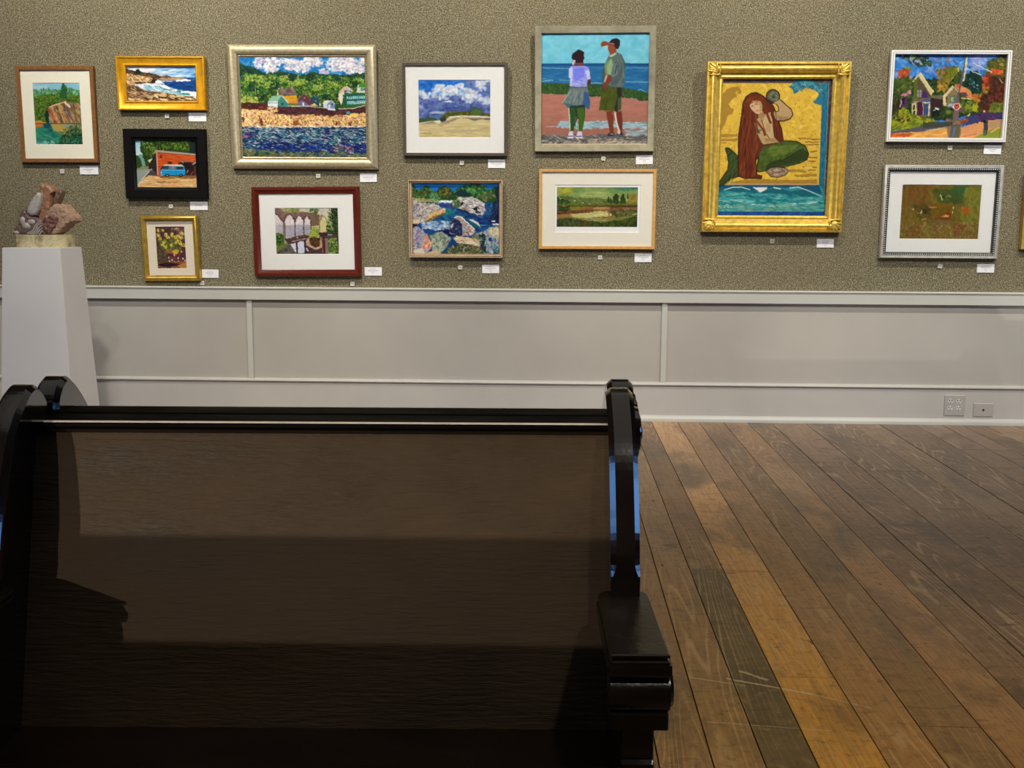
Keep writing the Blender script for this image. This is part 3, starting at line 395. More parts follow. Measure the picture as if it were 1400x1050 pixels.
    P.poly([(568,505),(738,510),(732,600),(730,715),(690,735),(660,725),(532,720),(545,620),(552,560)],(78,88,25),fine=5); P.poly([(690,520),(738,520),(732,700),(690,735),(668,720),(700,600)],(45,45,42),fine=8); P.poly([(700,620),(735,600),(728,715),(700,728)],(82,90,58),fine=6); P.dabs([(560,530),(690,530),(650,710),(545,700)],[(92,104,30),(65,75,22)],60,60,18,100,20,.4,4)
    P.poly([(620,230),(690,205),(735,225),(758,290),(762,400),(758,500),(735,518),(640,512),(575,490),(555,440),(560,370),(590,300)],(95,115,115),fine=4); P.poly([(590,300),(640,260),(660,290),(640,410),(605,405),(580,470),(560,450),(562,380)],(120,150,110),fine=6); P.poly([(600,330),(640,270),(655,310),(640,410),(605,400)],(150,175,130),fine=6); P.poly([(560,380),(580,330),(590,400),(572,480),(556,440)],(75,95,100)); P.poly([(725,220),(765,300),(762,400),(740,260)],(60,95,60),fine=4); P.dabs([(660,290),(755,290),(755,490),(650,490)],[(110,130,130),(80,100,105),(120,140,130)],80,70,14,100,20,.5,5); P.line([(690,320),(675,400)],10,(65,80,90)); P.poly([(618,240),(680,212),(690,222),(640,250)],(190,200,175)); P.poly([(640,440),(700,400),(740,300),(735,420),(690,490),(640,500)],(75,92,98),fine=10,al=.7)
    P.poly([(598,405),(645,415),(640,460),(600,510),(578,535),(560,525),(575,480)],(130,62,48)); P.line([(604,410),(582,470)],12,(205,180,160)); P.ell(570,522,15,18,(115,58,48)); P.line([(555,545),(570,538)],8,(60,30,30))
    P.poly([(610,150),(640,135),(680,140),(690,200),(660,218),(632,228),(622,205),(612,180)],(150,78,48)); P.poly([(625,110),(650,88),(690,82),(718,100),(722,140),(705,178),(685,180),(668,145),(630,130)],(35,25,38),fine=6); P.poly([(600,118),(665,122),(668,140),(612,145)],(125,50,35)); P.poly([(546,135),(560,112),(590,108),(612,122),(612,145),(570,158),(548,155)],(140,75,45),fine=4); P.line([(560,158),(600,150)],5,(235,190,160)); P.line([(615,130),(668,134)],6,(200,150,140)); P.line([(620,140),(665,138)],6,(40,20,25)); P.wash(.03); return P
def pic_marsh():
    Q=[(78,90),(1322,90),(1302,695),(68,695)]
    P=Paint(Q,148,76,20,(140,160,90))
    P.poly([(60,80),(1330,80),(1330,300),(60,300)],(135,160,85),grad=(165,180,110)); P.dabs([(60,90),(1320,90),(1320,240),(60,240)],[(165,180,95),(120,155,80),(150,170,110),(110,150,90)],200,180,34,-3,10,.4,6); P.dabs([(80,90),(300,90),(260,200),(80,210)],[(185,180,60)],30,110,40,0,20,.4); P.dabs([(1000,90),(1320,90),(1320,150),(1000,130)],[(85,140,90),(70,130,100)],40,120,30,0,10,.5); P.dabs([(420,150),(840,150),(840,230),(420,230)],[(175,190,120)],50,140,26,0,10,.4)
    P.poly([(80,280),(150,230),(230,215),(290,255),(400,255),(560,250),(700,255),(840,270),(840,350),(80,360)],(105,125,60),fine=16); P.dabs([(80,240),(240,230),(400,260),(840,270),(840,330),(80,340)],[(90,115,50),(125,140,75),(75,100,45),(110,120,80)],260,60,20,0,30,.6); P.poly([(70,230),(110,250),(270,300),(280,440),(70,470)],(50,75,30),fine=20); P.dabs([(75,260),(270,320),(270,430),(75,450)],[(40,65,30),(80,110,40),(60,90,35)],120,50,18)
    for x,w,y in [(865,22,225),(905,16,245),(975,44,185),(1085,40,190),(1165,12,180)]: P.poly([(x-w,340),(x-w,y+50),(x-w*.3,y),(x+w*.4,y+8),(x+w,y+60),(x+w,340)],(48,70,25),fine=12)
    P.poly([(1150,340),(1180,210),(1260,180),(1320,200),(1320,345)],(140,135,50),fine=18); P.dabs([(1160,230),(1315,210),(1315,340),(1160,340)],[(170,140,50),(110,120,45),(160,150,70)],90,50,16); P.dabs([(880,300),(1140,290),(1140,340),(880,340)],[(60,80,30)],60,40,16)
    P.poly([(70,350),(1312,345),(1312,385),(70,380)],(105,115,30),fine=8); P.poly([(70,375),(620,370),(1310,365),(1310,395),(700,385),(500,400),(70,400)],(80,60,20),fine=8); P.poly([(290,385),(600,380),(560,415),(350,430),(250,420)],(125,135,50),fine=8)
    P.poly([(70,455),(330,430),(620,380),(1310,395),(1310,560),(70,560)],(150,110,60)); P.poly([(70,440),(300,425),(200,470),(70,490)],(50,65,25),fine=12)
    P.dabs([(70,460),(640,430),(640,470),(70,500)],[(70,35,20),(150,100,50),(90,55,25),(130,85,45)],130,110,12,-4,6,.8); P.poly([(640,400),(820,385),(1000,410),(860,430),(630,430)],(195,155,105),fine=8); P.dabs([(840,390),(1310,395),(1310,440),(860,440)],[(110,50,40),(150,120,90),(90,60,30)],80,100,10,0,6,.7)
    P.poly([(270,510),(500,480),(640,465),(700,450),(850,455),(860,530),(820,545),(560,560),(300,540)],(205,200,130),fine=8); P.dabs([(300,500),(850,460),(850,540),(400,550)],[(215,205,120),(190,190,130),(225,220,160)],90,120,12,0,6,.6); P.poly([(70,510),(250,500),(330,530),(200,550),(70,545)],(170,130,75),fine=10)
    P.poly([(860,440),(1150,430),(1310,430),(1310,540),(1000,545),(900,530)],(85,85,40),fine=16); P.dabs([(870,450),(1300,440),(1300,530),(900,540)],[(110,110,55),(65,65,30),(140,130,80)],110,60,16); P.poly([(880,490),(905,480),(918,520),(880,525)],(215,205,140)); P.line([(1220,498),(1310,492)],9,(215,215,150)); P.line([(1080,415),(1180,418)],8,(190,170,130))
    P.poly([(68,560),(400,550),(480,580),(700,560),(860,570),(1000,545),(1100,530),(1310,520),(1305,700),(66,700)],(125,135,60),fine=16); P.line([(600,552),(780,540),(850,550)],8,(100,80,50)); P.dabs([(430,560),(830,560),(830,600),(480,600)],[(170,180,100),(140,150,80),(180,160,130)],90,80,14,0,8,.6)
    P.poly([(68,570),(420,565),(470,600),(600,600),(760,630),(900,590),(1100,580),(1180,545),(1308,530),(1303,697),(66,697)],(62,75,22),fine=26); P.dabs([(68,590),(420,590),(760,640),(1300,560),(1303,690),(70,690)],[(50,70,20),(85,100,25),(40,55,20),(100,110,40)],360,44,18,80,50,.7); P.dabs([(170,590),(420,600),(400,680),(170,680)],[(85,85,70),(100,100,90)],60,40,10,60,40,.6); P.dabs([(480,600),(560,600),(560,690),(460,690)],[(100,80,20)],40,40,16,80,40,.6)
    for x,y in [(470,330),(570,350),(350,290),(130,265),(180,378),(180,340)]: P.ell(x,y,18,4,(225,225,190))
    P.wash(.08,20,3); P.smear(1.,50); return P
def pic_mermaid():
    Q=[(50,65),(815,65),(752,1018),(12,1018)]
    P=Paint(Q,196,242,21,(222,186,70)); F=[(40,60),(820,60),(760,1020),(10,1020)]
    P.dabs(F,[(235,200,80),(215,175,60),(242,210,100),(205,165,55)],900,40,22,0,90,.45,6); P.dabs([(50,100),(740,100),(700,790),(30,790)],[(120,90,20),(150,115,30)],650,7,5,0,90,.8)
    ol=(45,22,15); tan=(172,136,52)
    P.poly([(48,180),(80,140),(120,122),(165,125),(182,150),(175,175),(150,172),(160,150),(140,160),(150,190),(115,215),(95,240),(105,270),(132,280),(120,310),(95,320),(105,300),(85,330),(60,400),(40,430)],tan,fine=5)
    for q in [[(35,455),(150,452),(160,468),(35,478)],[(35,485),(160,480),(150,500),(35,502)],[(40,510),(80,508),(80,518),(40,520)]]: P.poly(q,tan,fine=7)
    for a,b in [((570,480),(720,490)),((620,505),(715,510)),((600,525),(715,525)),((650,575),(705,570)),((640,612),(700,615)),((600,680),(700,682)),((640,700),(690,700)),((640,640),(690,640))]: P.line([a,b],8,(140,105,40),fine=7)
    P.poly([(100,790),(180,770),(300,765),(500,770),(700,765),(700,795),(120,798)],tan,fine=8); P.poly([(500,700),(600,695),(640,718),(520,716)],tan,fine=8); P.poly([(540,735),(700,725),(700,745),(560,748)],tan,fine=8); P.ell(640,682,30,6,(225,205,120))
    P.line([(28,800),(712,800)],9,(200,160,110)); P.line([(712,800),(742,100)],6,(205,165,110))
    # borders
    P.poly([(50,65),(815,65),(812,98),(48,98)],(88,75,78)); P.dabs([(50,70),(810,70),(810,92),(50,92)],[(125,115,125),(70,55,55),(105,95,85)],150,20,6,-20,30,.8)
    P.poly([(785,98),(815,65),(752,1018),(725,1018),(740,985)],(70,55,70)); P.dabs([(790,98),(808,98),(750,1010),(735,1010)],[(100,90,110),(55,40,50),(120,100,80)],150,18,6,90,20,.8)
    P.poly([(742,100),(786,98),(740,985),(712,810)],(25,110,135),fine=3); P.dabs([(750,110),(780,110),(735,960),(722,820)],[(20,95,125),(45,135,155),(30,115,140)],120,50,10,95,6,.6); P.line([(786,98),(742,980)],4,(150,150,140))
    P.poly([(512,120),(540,95),(560,75),(640,65),(700,90),(742,100),(745,230),(735,240),(700,220),(735,190),(720,170),(680,140),(620,128),(580,150),(550,180),(535,140)],(45,115,135),fine=10); P.poly([(730,120),(745,110),(738,300),(735,250),(690,240),(675,225),(710,195)],(45,120,145),fine=9); P.dabs([(530,110),(640,75),(740,110),(740,180),(660,130),(560,150)],[(80,150,160),(35,95,115),(110,175,180)],150,28,7,30,50,.7)
    P.poly([(18,806),(712,804),(742,830),(738,990),(12,990)],(50,145,150)); P.poly([(18,806),(712,804),(735,870),(640,840),(585,820),(480,825),(400,820),(300,850),(180,822),(90,830),(16,850)],(15,90,120),fine=3)
    P.poly([(16,850),(90,832),(150,820),(220,825),(300,856),(400,822),(470,832),(520,850),(600,835),(735,890),(735,910),(600,890),(480,900),(300,890),(150,900),(14,890)],(20,105,120),fine=6); P.dabs([(16,850),(300,860),(735,890),(736,980),(14,980)],[(40,140,145),(80,175,170),(20,105,120),(120,195,185),(60,155,155)],520,60,12,3,18,.6,8)
    P.line([(60,840),(120,822),(180,820),(240,838)],6,(200,220,212)); P.poly([(255,822),(360,820),(350,838),(310,856),(285,838)],(225,228,222),fine=5); P.line([(400,822),(450,832)],7,(225,232,225)); P.line([(510,825),(570,818),(640,842),(735,885)],8,(215,224,216),w2=3); P.dabs([(14,905),(150,908),(300,938),(400,945),(560,925),(735,908),(735,922),(560,938),(400,958),(300,952),(150,922),(14,918)],[(190,215,210),(150,200,195)],60,40,6,4,14,.8); P.dabs([(14,940),(735,935),(735,985),(14,985)],[(140,190,170),(110,150,120),(90,170,165)],130,60,8,0,8,.6); P.dabs([(16,935),(120,940),(120,960),(16,960)],[(200,220,215)],8,20,6,0,20)
    P.poly([(12,990),(745,990),(745,1020),(12,1020)],(25,75,150)); P.dabs([(12,995),(742,995),(740,1016),(12,1016)],[(60,110,175),(15,55,125)],120,34,6,-40,15,.7)
    # figure: outlines first
    def sh(pts,c,o=7,**k):
        P.line(list(pts)+[pts[0]],o*2,ol); P.poly(pts,c,**k)
    sh([(72,550),(95,555),(130,585),(165,620),(165,745),(100,760),(50,805),(22,812),(22,800),(60,745),(90,700),(95,650),(88,600)],(58,78,32))
    P.dabs([(80,560),(150,620),(160,740),(60,790),(95,690)],[(80,100,45),(40,55,25)],60,70,6,115,15,.6)
    hair=[(165,460),(185,330),(195,240),(215,195),(255,168),(290,168),(330,190),(360,220),(400,260),(415,300),(430,350),(455,420),(470,505),(330,540),(275,640),(285,735),(320,745),(318,758),(280,755),(200,755),(160,745)]
    sh(hair,(105,45,12))
    tail=[(290,690),(310,560),(330,525),(440,510),(480,502),(560,505),(620,540),(640,590),(630,625),(580,650),(500,670),(420,685),(360,700),(300,712),(280,700)]
    sh(tail,(72,92,30)); P.dabs(tail,[(85,108,38),(60,80,25),(98,118,45)],330,26,14,0,90,.5,4); P.poly([(360,660),(480,620),(560,580),(600,545),(640,590),(625,625),(560,650),(420,685),(340,700)],(45,60,22),fine=10,al=.8); P.dabs([(380,540),(560,530),(540,570),(380,610)],[(105,125,48)],90,40,16,-15,20,.45,4); P.line([(380,650),(470,630),(540,590),(590,560)],9,(38,48,20),al=.7)
    skin=(188,158,112)
    P.poly(hair,(105,45,12)); P.poly([(270,640),(290,690),(300,712),(280,700),(285,735),(320,750),(280,752)],(100,42,14))
    # torso, arms
    sh([(268,385),(290,345),(330,320),(390,295),(430,310),(435,355),(415,380),(400,430),(410,480),(440,508),(330,525),(300,480),(275,430)],skin,o=2)
    P.poly([(385,300),(430,290),(470,290),(500,310),(535,320),(520,345),(470,358),(425,358),(400,330)],skin)
    P.line([(412,298),(440,292),(500,292)],5,ol); P.line([(424,360),(470,362),(515,348),(537,318),(525,280),(490,250),(450,212)],8,ol)
    P.poly([(440,290),(435,260),(415,232),(448,215),(490,252),(525,285),(533,318),(500,345),(460,340)],skin); P.line([(440,292),(436,262),(412,232)],6,ol)
    P.poly([(430,320),(470,335),(510,330),(500,350),(440,356)],(150,118,80),al=.7)
    P.poly([(310,400),(350,330),(395,330),(400,420),(395,480),(430,505),(350,490)],(205,178,132),al=.8,fine=6); P.poly([(350,370),(385,400),(380,440),(350,430)],(165,130,88),al=.45,fine=6); P.poly([(395,480),(440,505),(345,505),(340,480)],(150,118,75),al=.7,fine=4)
    P.line([(290,450),(320,515)],5,(120,85,55)); P.line([(285,360),(330,420),(345,465)],14,(120,62,22)); P.line([(318,350),(350,450),(372,480)],8,(130,70,25),al=.8)
    P.poly([(276,440),(290,405),(300,425),(325,415),(305,432),(312,450),(292,445)],(65,90,60)); P.line([(280,436),(340,424)],4,(90,95,60)); P.line([(418,300),(424,350)],7,(115,95,60))
    # hair over
    P.poly([(370,230),(410,280),(400,330),(430,360),(458,430),(465,500),(440,505),(405,470),(400,420),(395,360),(385,320)],(100,42,14),fine=5)
    for x0,x1,x2,c in [(205,190,180,(120,55,18)),(230,210,195,(85,34,10)),(255,225,215,(130,62,22)),(240,240,235,(95,38,12)),(265,262,250,(115,52,18)),(275,285,262,(140,70,28)),(215,200,205,(70,26,8))]:
        P.line([(x0,230),(x1,400),(x2,560),((x2+10),740)],13,c,al=.7)
    P.dabs([(200,260),(280,300),(300,480),(270,740),(175,740),(180,400)],[(125,60,20),(80,30,10),(150,80,32),(100,42,14)],260,90,5,95,8,.6); P.dabs([(395,300),(440,380),(455,490),(415,450)],[(125,58,20),(75,28,10)],50,50,5,75,10,.6)
    # head
    P.poly([(300,300),(330,290),(345,330),(320,345),(296,335)],(165,130,90)); P.poly([(238,245),(252,222),(290,212),(316,225),(328,262),(322,300),(298,314),(275,305),(255,285),(242,265)],(212,180,138)); P.poly([(300,225),(325,240),(328,280),(305,312),(308,270)],(170,135,95),al=.6)
    P.poly([(205,250),(225,190),(265,172),(310,182),(345,215),(350,260),(332,262),(318,228),(290,212),(255,222),(240,245),(238,285),(215,320)],(112,50,16)); P.dabs([(215,210),(300,180),(340,230),(300,215),(240,240)],[(140,70,28),(90,38,12)],60,50,5,-40,30,.6)
    P.line([(250,262),(264,257)],4,(80,50,35)); P.line([(276,248),(298,243)],4,(80,50,35)); P.line([(252,255),(262,250)],3,(110,70,40)); P.line([(274,240),(298,234)],3,(110,70,40)); P.line([(268,255),(274,275)],4,(175,140,100)); P.line([(281,293),(300,287)],6,(165,75,60)); P.line([(340,250),(365,330),(385,380)],16,(118,55,18))
    # mirror and shell
    P.ell(400,190,50,52,ol); P.ell(400,190,42,44,(95,98,72)); P.ell(408,185,30,32,(125,128,102),fine=4); P.ell(402,192,12,14,(70,72,50)); P.dabs([(370,160),(430,160),(430,215),(370,215)],[(150,152,125),(80,82,60)],30,26,5,40,60,.6); P.poly([(370,215),(410,232),(445,212),(448,230),(430,245),(405,238)],skin); P.line([(366,214),(410,238)],6,ol)
    sh([(352,710),(380,688),(430,682),(480,688),(508,705),(480,735),(430,750),(385,745)],(150,125,100),5); P.dabs([(370,695),(490,695),(470,735),(385,740)],[(190,170,145),(120,95,75),(205,190,165)],60,26,6,20,30,.7); P.line([(385,705),(420,722),(480,708)],5,(80,55,45)); P.wash(.03); return P
def pic_street():
    Q=[(105,98),(1258,98),(1198,970),(52,970)]
    P=Paint(Q,190,144,22,(60,130,205)); F=Q
    P.dabs([(100,95),(1260,95),(1240,500),(80,500)],[(80,150,215),(50,115,195),(110,170,225),(140,160,215),(45,130,210)],520,70,30,30,60,.8); P.dabs([(880,100),(1060,100),(1000,260),(880,240)],[(150,165,220),(160,175,225)],60,60,26,20,50,.7)
    P.poly([(95,420),(130,350),(190,240),(250,260),(260,350),(300,360),(480,360),(520,330),(600,380),(620,260),(720,225),(760,260),(800,330),(880,270),(960,270),(1000,330),(1060,380),(1050,700),(560,780),(80,780)],(35,60,25),fine=26)
    P.dabs([(100,430),(260,330),(560,380),(760,270),(1000,330),(1020,600),(560,620),(100,640)],[(60,85,25),(30,50,20),(95,110,35),(20,55,35),(80,95,20)],560,46,24,60,70,.85)
    P.poly([(800,330),(880,270),(990,330),(1010,480),(900,520),(820,450)],(12,55,40),fine=18); P.dabs([(820,330),(980,330),(1000,480),(850,480)],[(10,50,40),(20,75,45),(10,35,30)],120,40,22,80,40); P.dabs([(860,340),(960,400),(990,500),(860,420)],[(130,170,205),(90,150,200)],10,28,12,60,30)
    P.dabs([(540,260),(700,230),(640,480),(560,480)],[(170,130,40),(120,120,30),(190,110,40),(95,105,30)],170,40,18,100,40); P.dabs([(640,240),(760,240),(700,350),(620,350)],[(130,135,30),(100,110,25)],60,50,22,110,20)
    P.dabs([(140,100),(170,100),(460,130),(480,220),(360,230),(250,180)],[(40,70,50),(70,100,50),(30,55,40)],110,44,20,30,60); P.dabs([(260,120),(400,150),(390,210),(280,200)],[(170,185,220),(150,160,215)],14,34,18); P.ell(300,130,26,16,(150,165,50)); P.dabs([(200,240),(260,240),(320,200),(220,320)],[(130,140,40)],30,36,16)
    P.dabs([(150,270),(250,250),(260,340),(150,340)],[(190,80,35),(205,95,40),(160,70,40)],70,36,18,-50,50); P.dabs([(100,360),(280,340),(280,500),(100,520)],[(75,95,30),(50,70,25),(110,120,40)],200,44,20,-30,60)
    for x,y in [(540,155),(655,140),(610,235),(655,180),(540,295),(600,290)]: P.dabs([(x-12,y-14),(x+12,y-14),(x+12,y+14),(x-12,y+14)],[(190,110,80),(205,120,90)],8,20,10)
    P.line([(585,180),(800,155)],4,(50,90,140)); P.line([(580,110),(585,330)],4,(90,100,140)); P.line([(455,220),(560,310)],3,(80,100,150))
    tr=[(1060,170),(1130,140),(1190,100),(1258,98),(1225,700),(960,720),(930,600),(1000,500),(990,400),(1030,320)]
    P.poly(tr,(75,70,20),fine=24); P.dabs([(1060,180),(1240,110),(1235,330),(1040,300)],[(100,105,30),(70,80,20),(125,120,45),(55,60,20)],230,46,22,20,60); P.dabs([(1100,250),(1210,270),(1190,310),(1100,300)],[(215,85,35),(225,100,40)],50,40,20,10,30); P.dabs([(1020,310),(1080,310),(1100,470),(1010,460)],[(180,60,25),(205,80,30),(120,40,20)],110,40,20,40,60)
    P.poly([(1080,330),(1240,340),(1225,640),(1020,680),(950,600),(1050,470)],(85,35,18),fine=22); P.dabs([(1080,340),(1235,350),(1220,640),(980,620)],[(100,45,20),(70,28,15),(60,45,20),(120,60,25)],260,44,22,60,50); P.dabs([(1000,430),(1070,430),(1060,490),(1000,490)],[(150,130,40),(190,90,40)],30,30,16); P.ell(1195,205,22,16,(170,140,60)); P.line([(1170,345),(1210,395)],9,(190,170,130)); P.dabs([(1100,600),(1210,600),(1200,690),(1080,690)],[(130,140,30),(90,110,30)],60,50,20,-20,30)
    # left house
    P.poly([(290,540),(350,330),(372,330),(470,480),(480,740),(280,740)],(120,105,80)); P.poly([(285,380),(345,315),(355,325),(300,385)],(225,215,150)); P.poly([(345,310),(372,290),(505,480),(480,525),(460,490)],(222,205,150)); P.line([(372,290),(505,480)],7,(245,238,200)); P.poly([(350,340),(460,500),(480,540),(330,560)],(95,80,60)); P.poly([(395,480),(425,470),(450,550),(390,545)],(75,40,105)); P.poly([(340,470),(385,465),(385,540),(340,540)],(150,150,140)); P.line([(362,465),(362,540)],5,(60,60,60)); P.line([(340,500),(385,500)],5,(60,60,60)); P.poly([(305,360),(345,350),(340,560),(300,560)],(95,110,40),fine=10)
    P.poly([(170,530),(190,505),(240,505),(240,530)],(205,120,160)); P.poly([(180,540),(240,540),(235,640),(165,640)],(90,50,90)); P.line([(185,540),(165,640)],9,(215,190,190)); P.poly([(180,545),(215,545),(210,610),(180,610)],(50,20,50)); P.ell(262,490,18,24,(205,150,160))
    P.poly([(385,570),(400,552),(560,560),(480,600),(400,595)],(75,100,140)); P.line([(310,590),(400,595),(530,592)],10,(225,215,200)); P.poly([(285,605),(330,605),(335,740),(285,745)],(215,205,150)); P.poly([(297,620),(320,620),(315,670),(295,670)],(60,40,40)); P.poly([(295,685),(318,685),(315,730),(295,735)],(50,35,35)); P.poly([(340,590),(395,590),(395,720),(340,735)],(75,28,60)); P.poly([(410,610),(455,608),(455,725),(410,725)],(50,85,130)); P.line([(398,590),(398,720)],9,(190,150,150)); P.line([(465,605),(455,735)],12,(225,215,190))
    P.poly([(475,540),(600,545),(600,650),(480,660)],(60,35,35)); P.poly([(480,520),(600,520),(590,560),(470,545)],(115,110,85)); P.line([(485,690),(560,650)],5,(230,225,200)); P.poly([(520,645),(570,655),(565,672),(525,662)],(235,240,240)); P.poly([(480,680),(600,670),(600,720),(480,740)],(20,30,22),fine=10)
    # right house
    P.poly([(640,640),(650,500),(700,430),(760,500),(770,560),(680,640)],(140,125,85)); P.poly([(600,530),(700,415),(715,432),(630,545),(640,640),(605,630)],(225,205,160)); P.line([(708,425),(765,495)],9,(225,200,150)); P.poly([(720,420),(760,405),(880,465),(915,560),(860,545),(780,500)],(225,150,95),fine=6); P.poly([(785,490),(840,490),(860,530),(790,530)],(105,70,80)); P.line([(790,545),(900,560)],9,(240,215,160)); P.poly([(745,410),(765,400),(765,440),(745,440)],(190,95,60)); P.poly([(680,530),(720,520),(725,590),(680,590)],(90,85,50)); P.poly([(685,535),(710,535),(710,585),(685,585)],(165,195,160)); P.ell(720,560,16,26,(80,140,150)); P.poly([(655,610),(700,600),(720,660),(660,650)],(170,180,200))
    P.dabs([(570,640),(700,650),(700,760),(570,760)],[(50,70,30),(80,100,40),(35,50,25)],110,40,20); P.ell(660,690,26,18,(110,130,40),fine=6); P.dabs([(770,590),(940,580),(960,680),(780,700)],[(120,140,40),(160,170,30),(80,100,35),(60,75,30)],150,40,22); P.ell(925,650,26,34,(175,180,25),fine=8); P.ell(870,640,26,24,(130,150,40),fine=8); P.ell(800,670,34,24,(110,90,70),fine=8)
    P.dabs([(910,510),(1000,510),(980,580),(920,580)],[(205,130,40),(185,110,30)],40,34,16); P.dabs([(560,400),(640,420),(600,490),(550,480)],[(190,150,60)],24,34,16)
    # yellow bushes and lawn
    P.poly([(65,760),(150,680),(210,630),(270,700),(280,740),(500,760),(540,800),(400,830),(240,870),(60,890)],(130,140,25),fine=14); P.dabs([(70,770),(200,640),(270,720),(500,770),(500,810),(240,860),(70,880)],[(150,160,20),(110,125,30),(170,170,40),(90,105,25)],260,50,24,-10,50); P.dabs([(70,740),(280,740),(280,800),(70,780)],[(50,45,20),(70,60,20)],16,40,18,-50,30)
    P.dabs([(80,560),(160,560),(140,720),(80,720)],[(60,55,25),(90,85,30),(40,30,20)],60,60,14,100,20)
    P.poly([(60,900),(240,870),(540,805),(700,830),(640,850),(400,890),(60,930)],(95,90,100),fine=8); P.poly([(60,915),(400,890),(660,850),(690,970),(52,970)],(225,165,85)); P.dabs([(70,930),(400,900),(660,870),(680,965),(60,965)],[(235,180,95),(215,150,75),(240,190,120)],120,120,20,-4,8,.6); P.dabs([(60,920),(280,910),(280,945),(60,950)],[(190,85,30),(205,100,40)],40,60,14,-5,15); P.poly([(430,880),(600,850),(650,845),(500,885)],(200,190,150),fine=6)
    P.poly([(760,780),(900,720),(1210,690),(1210,780),(1000,800),(800,830)],(65,65,115),fine=10); P.dabs([(940,700),(1180,700),(1200,760),(1000,770)],[(85,45,80),(60,50,100)],70,50,20,0,30); P.poly([(640,780),(850,760),(860,800),(780,825),(640,815)],(135,80,60),fine=16); P.dabs([(640,770),(850,765),(850,805),(650,810)],[(170,95,70),(110,70,60)],50,30,18)
    P.poly([(640,780),(780,780),(800,860),(780,975),(650,975)],(150,120,90)); P.poly([(400,800),(700,790),(700,840),(400,860)],(70,75,60),fine=10)
    P.poly([(780,970),(790,850),(1000,785),(1210,760),(1200,970)],(225,160,105)); P.poly([(1060,800),(1210,760),(1205,870),(1080,860)],(185,150,110),fine=6); P.poly([(880,970),(960,930),(1100,870),(1200,840),(1198,970)],(140,150,50),fine=10); P.line([(800,945),(950,915)],7,(180,110,50)); P.line([(1090,900),(1150,860),(1190,850)],14,(215,180,110))
    P.poly([(1020,790),(1060,780),(1065,870),(1045,930),(1015,925)],(62,72,70)); P.poly([(970,785),(1040,768),(1050,800),(1000,795)],(35,20,25)); P.ell(955,797,12,11,(40,20,25)); P.poly([(1015,880),(1040,880),(1040,930),(1020,925)],(90,110,80))
    # pole and sign
    P.poly([(835,100),(860,100),(800,400),(770,480),(765,560),(725,570),(760,470),(790,300)],(105,92,100)); P.poly([(838,120),(858,110),(820,370),(805,380)],(225,220,190)); P.poly([(722,560),(765,540),(770,700),(735,800),(700,800)],(125,100,95),fine=5); P.poly([(690,820),(785,820),(775,900),(755,970),(665,970)],(100,95,85),fine=6); P.poly([(710,860),(735,830),(720,920),(705,960)],(90,120,170)); P.poly([(735,840),(785,840),(765,965),(730,965)],(110,100,55))
    P.line([(910,190),(1000,235),(1100,285)],7,(225,225,235)); P.line([(840,240),(910,280),(990,308)],7,(225,230,235)); P.line([(750,280),(650,400)],5,(190,160,90)); P.ell(757,255,9,24,(200,195,130))
    P.ell(743,635,37,39,(235,225,215),n=8); P.ell(743,635,29,31,(175,35,30),n=8); P.dabs([(725,628),(762,628),(762,645),(725,645)],[(240,220,210)],10,10,5,90,20)
    P.poly([(845,730),(880,700),(880,720),(850,740)],(220,205,90)); P.ell(1025,685,11,14,(220,200,150)); P.wash(.05); P.smear(.8,60); return P
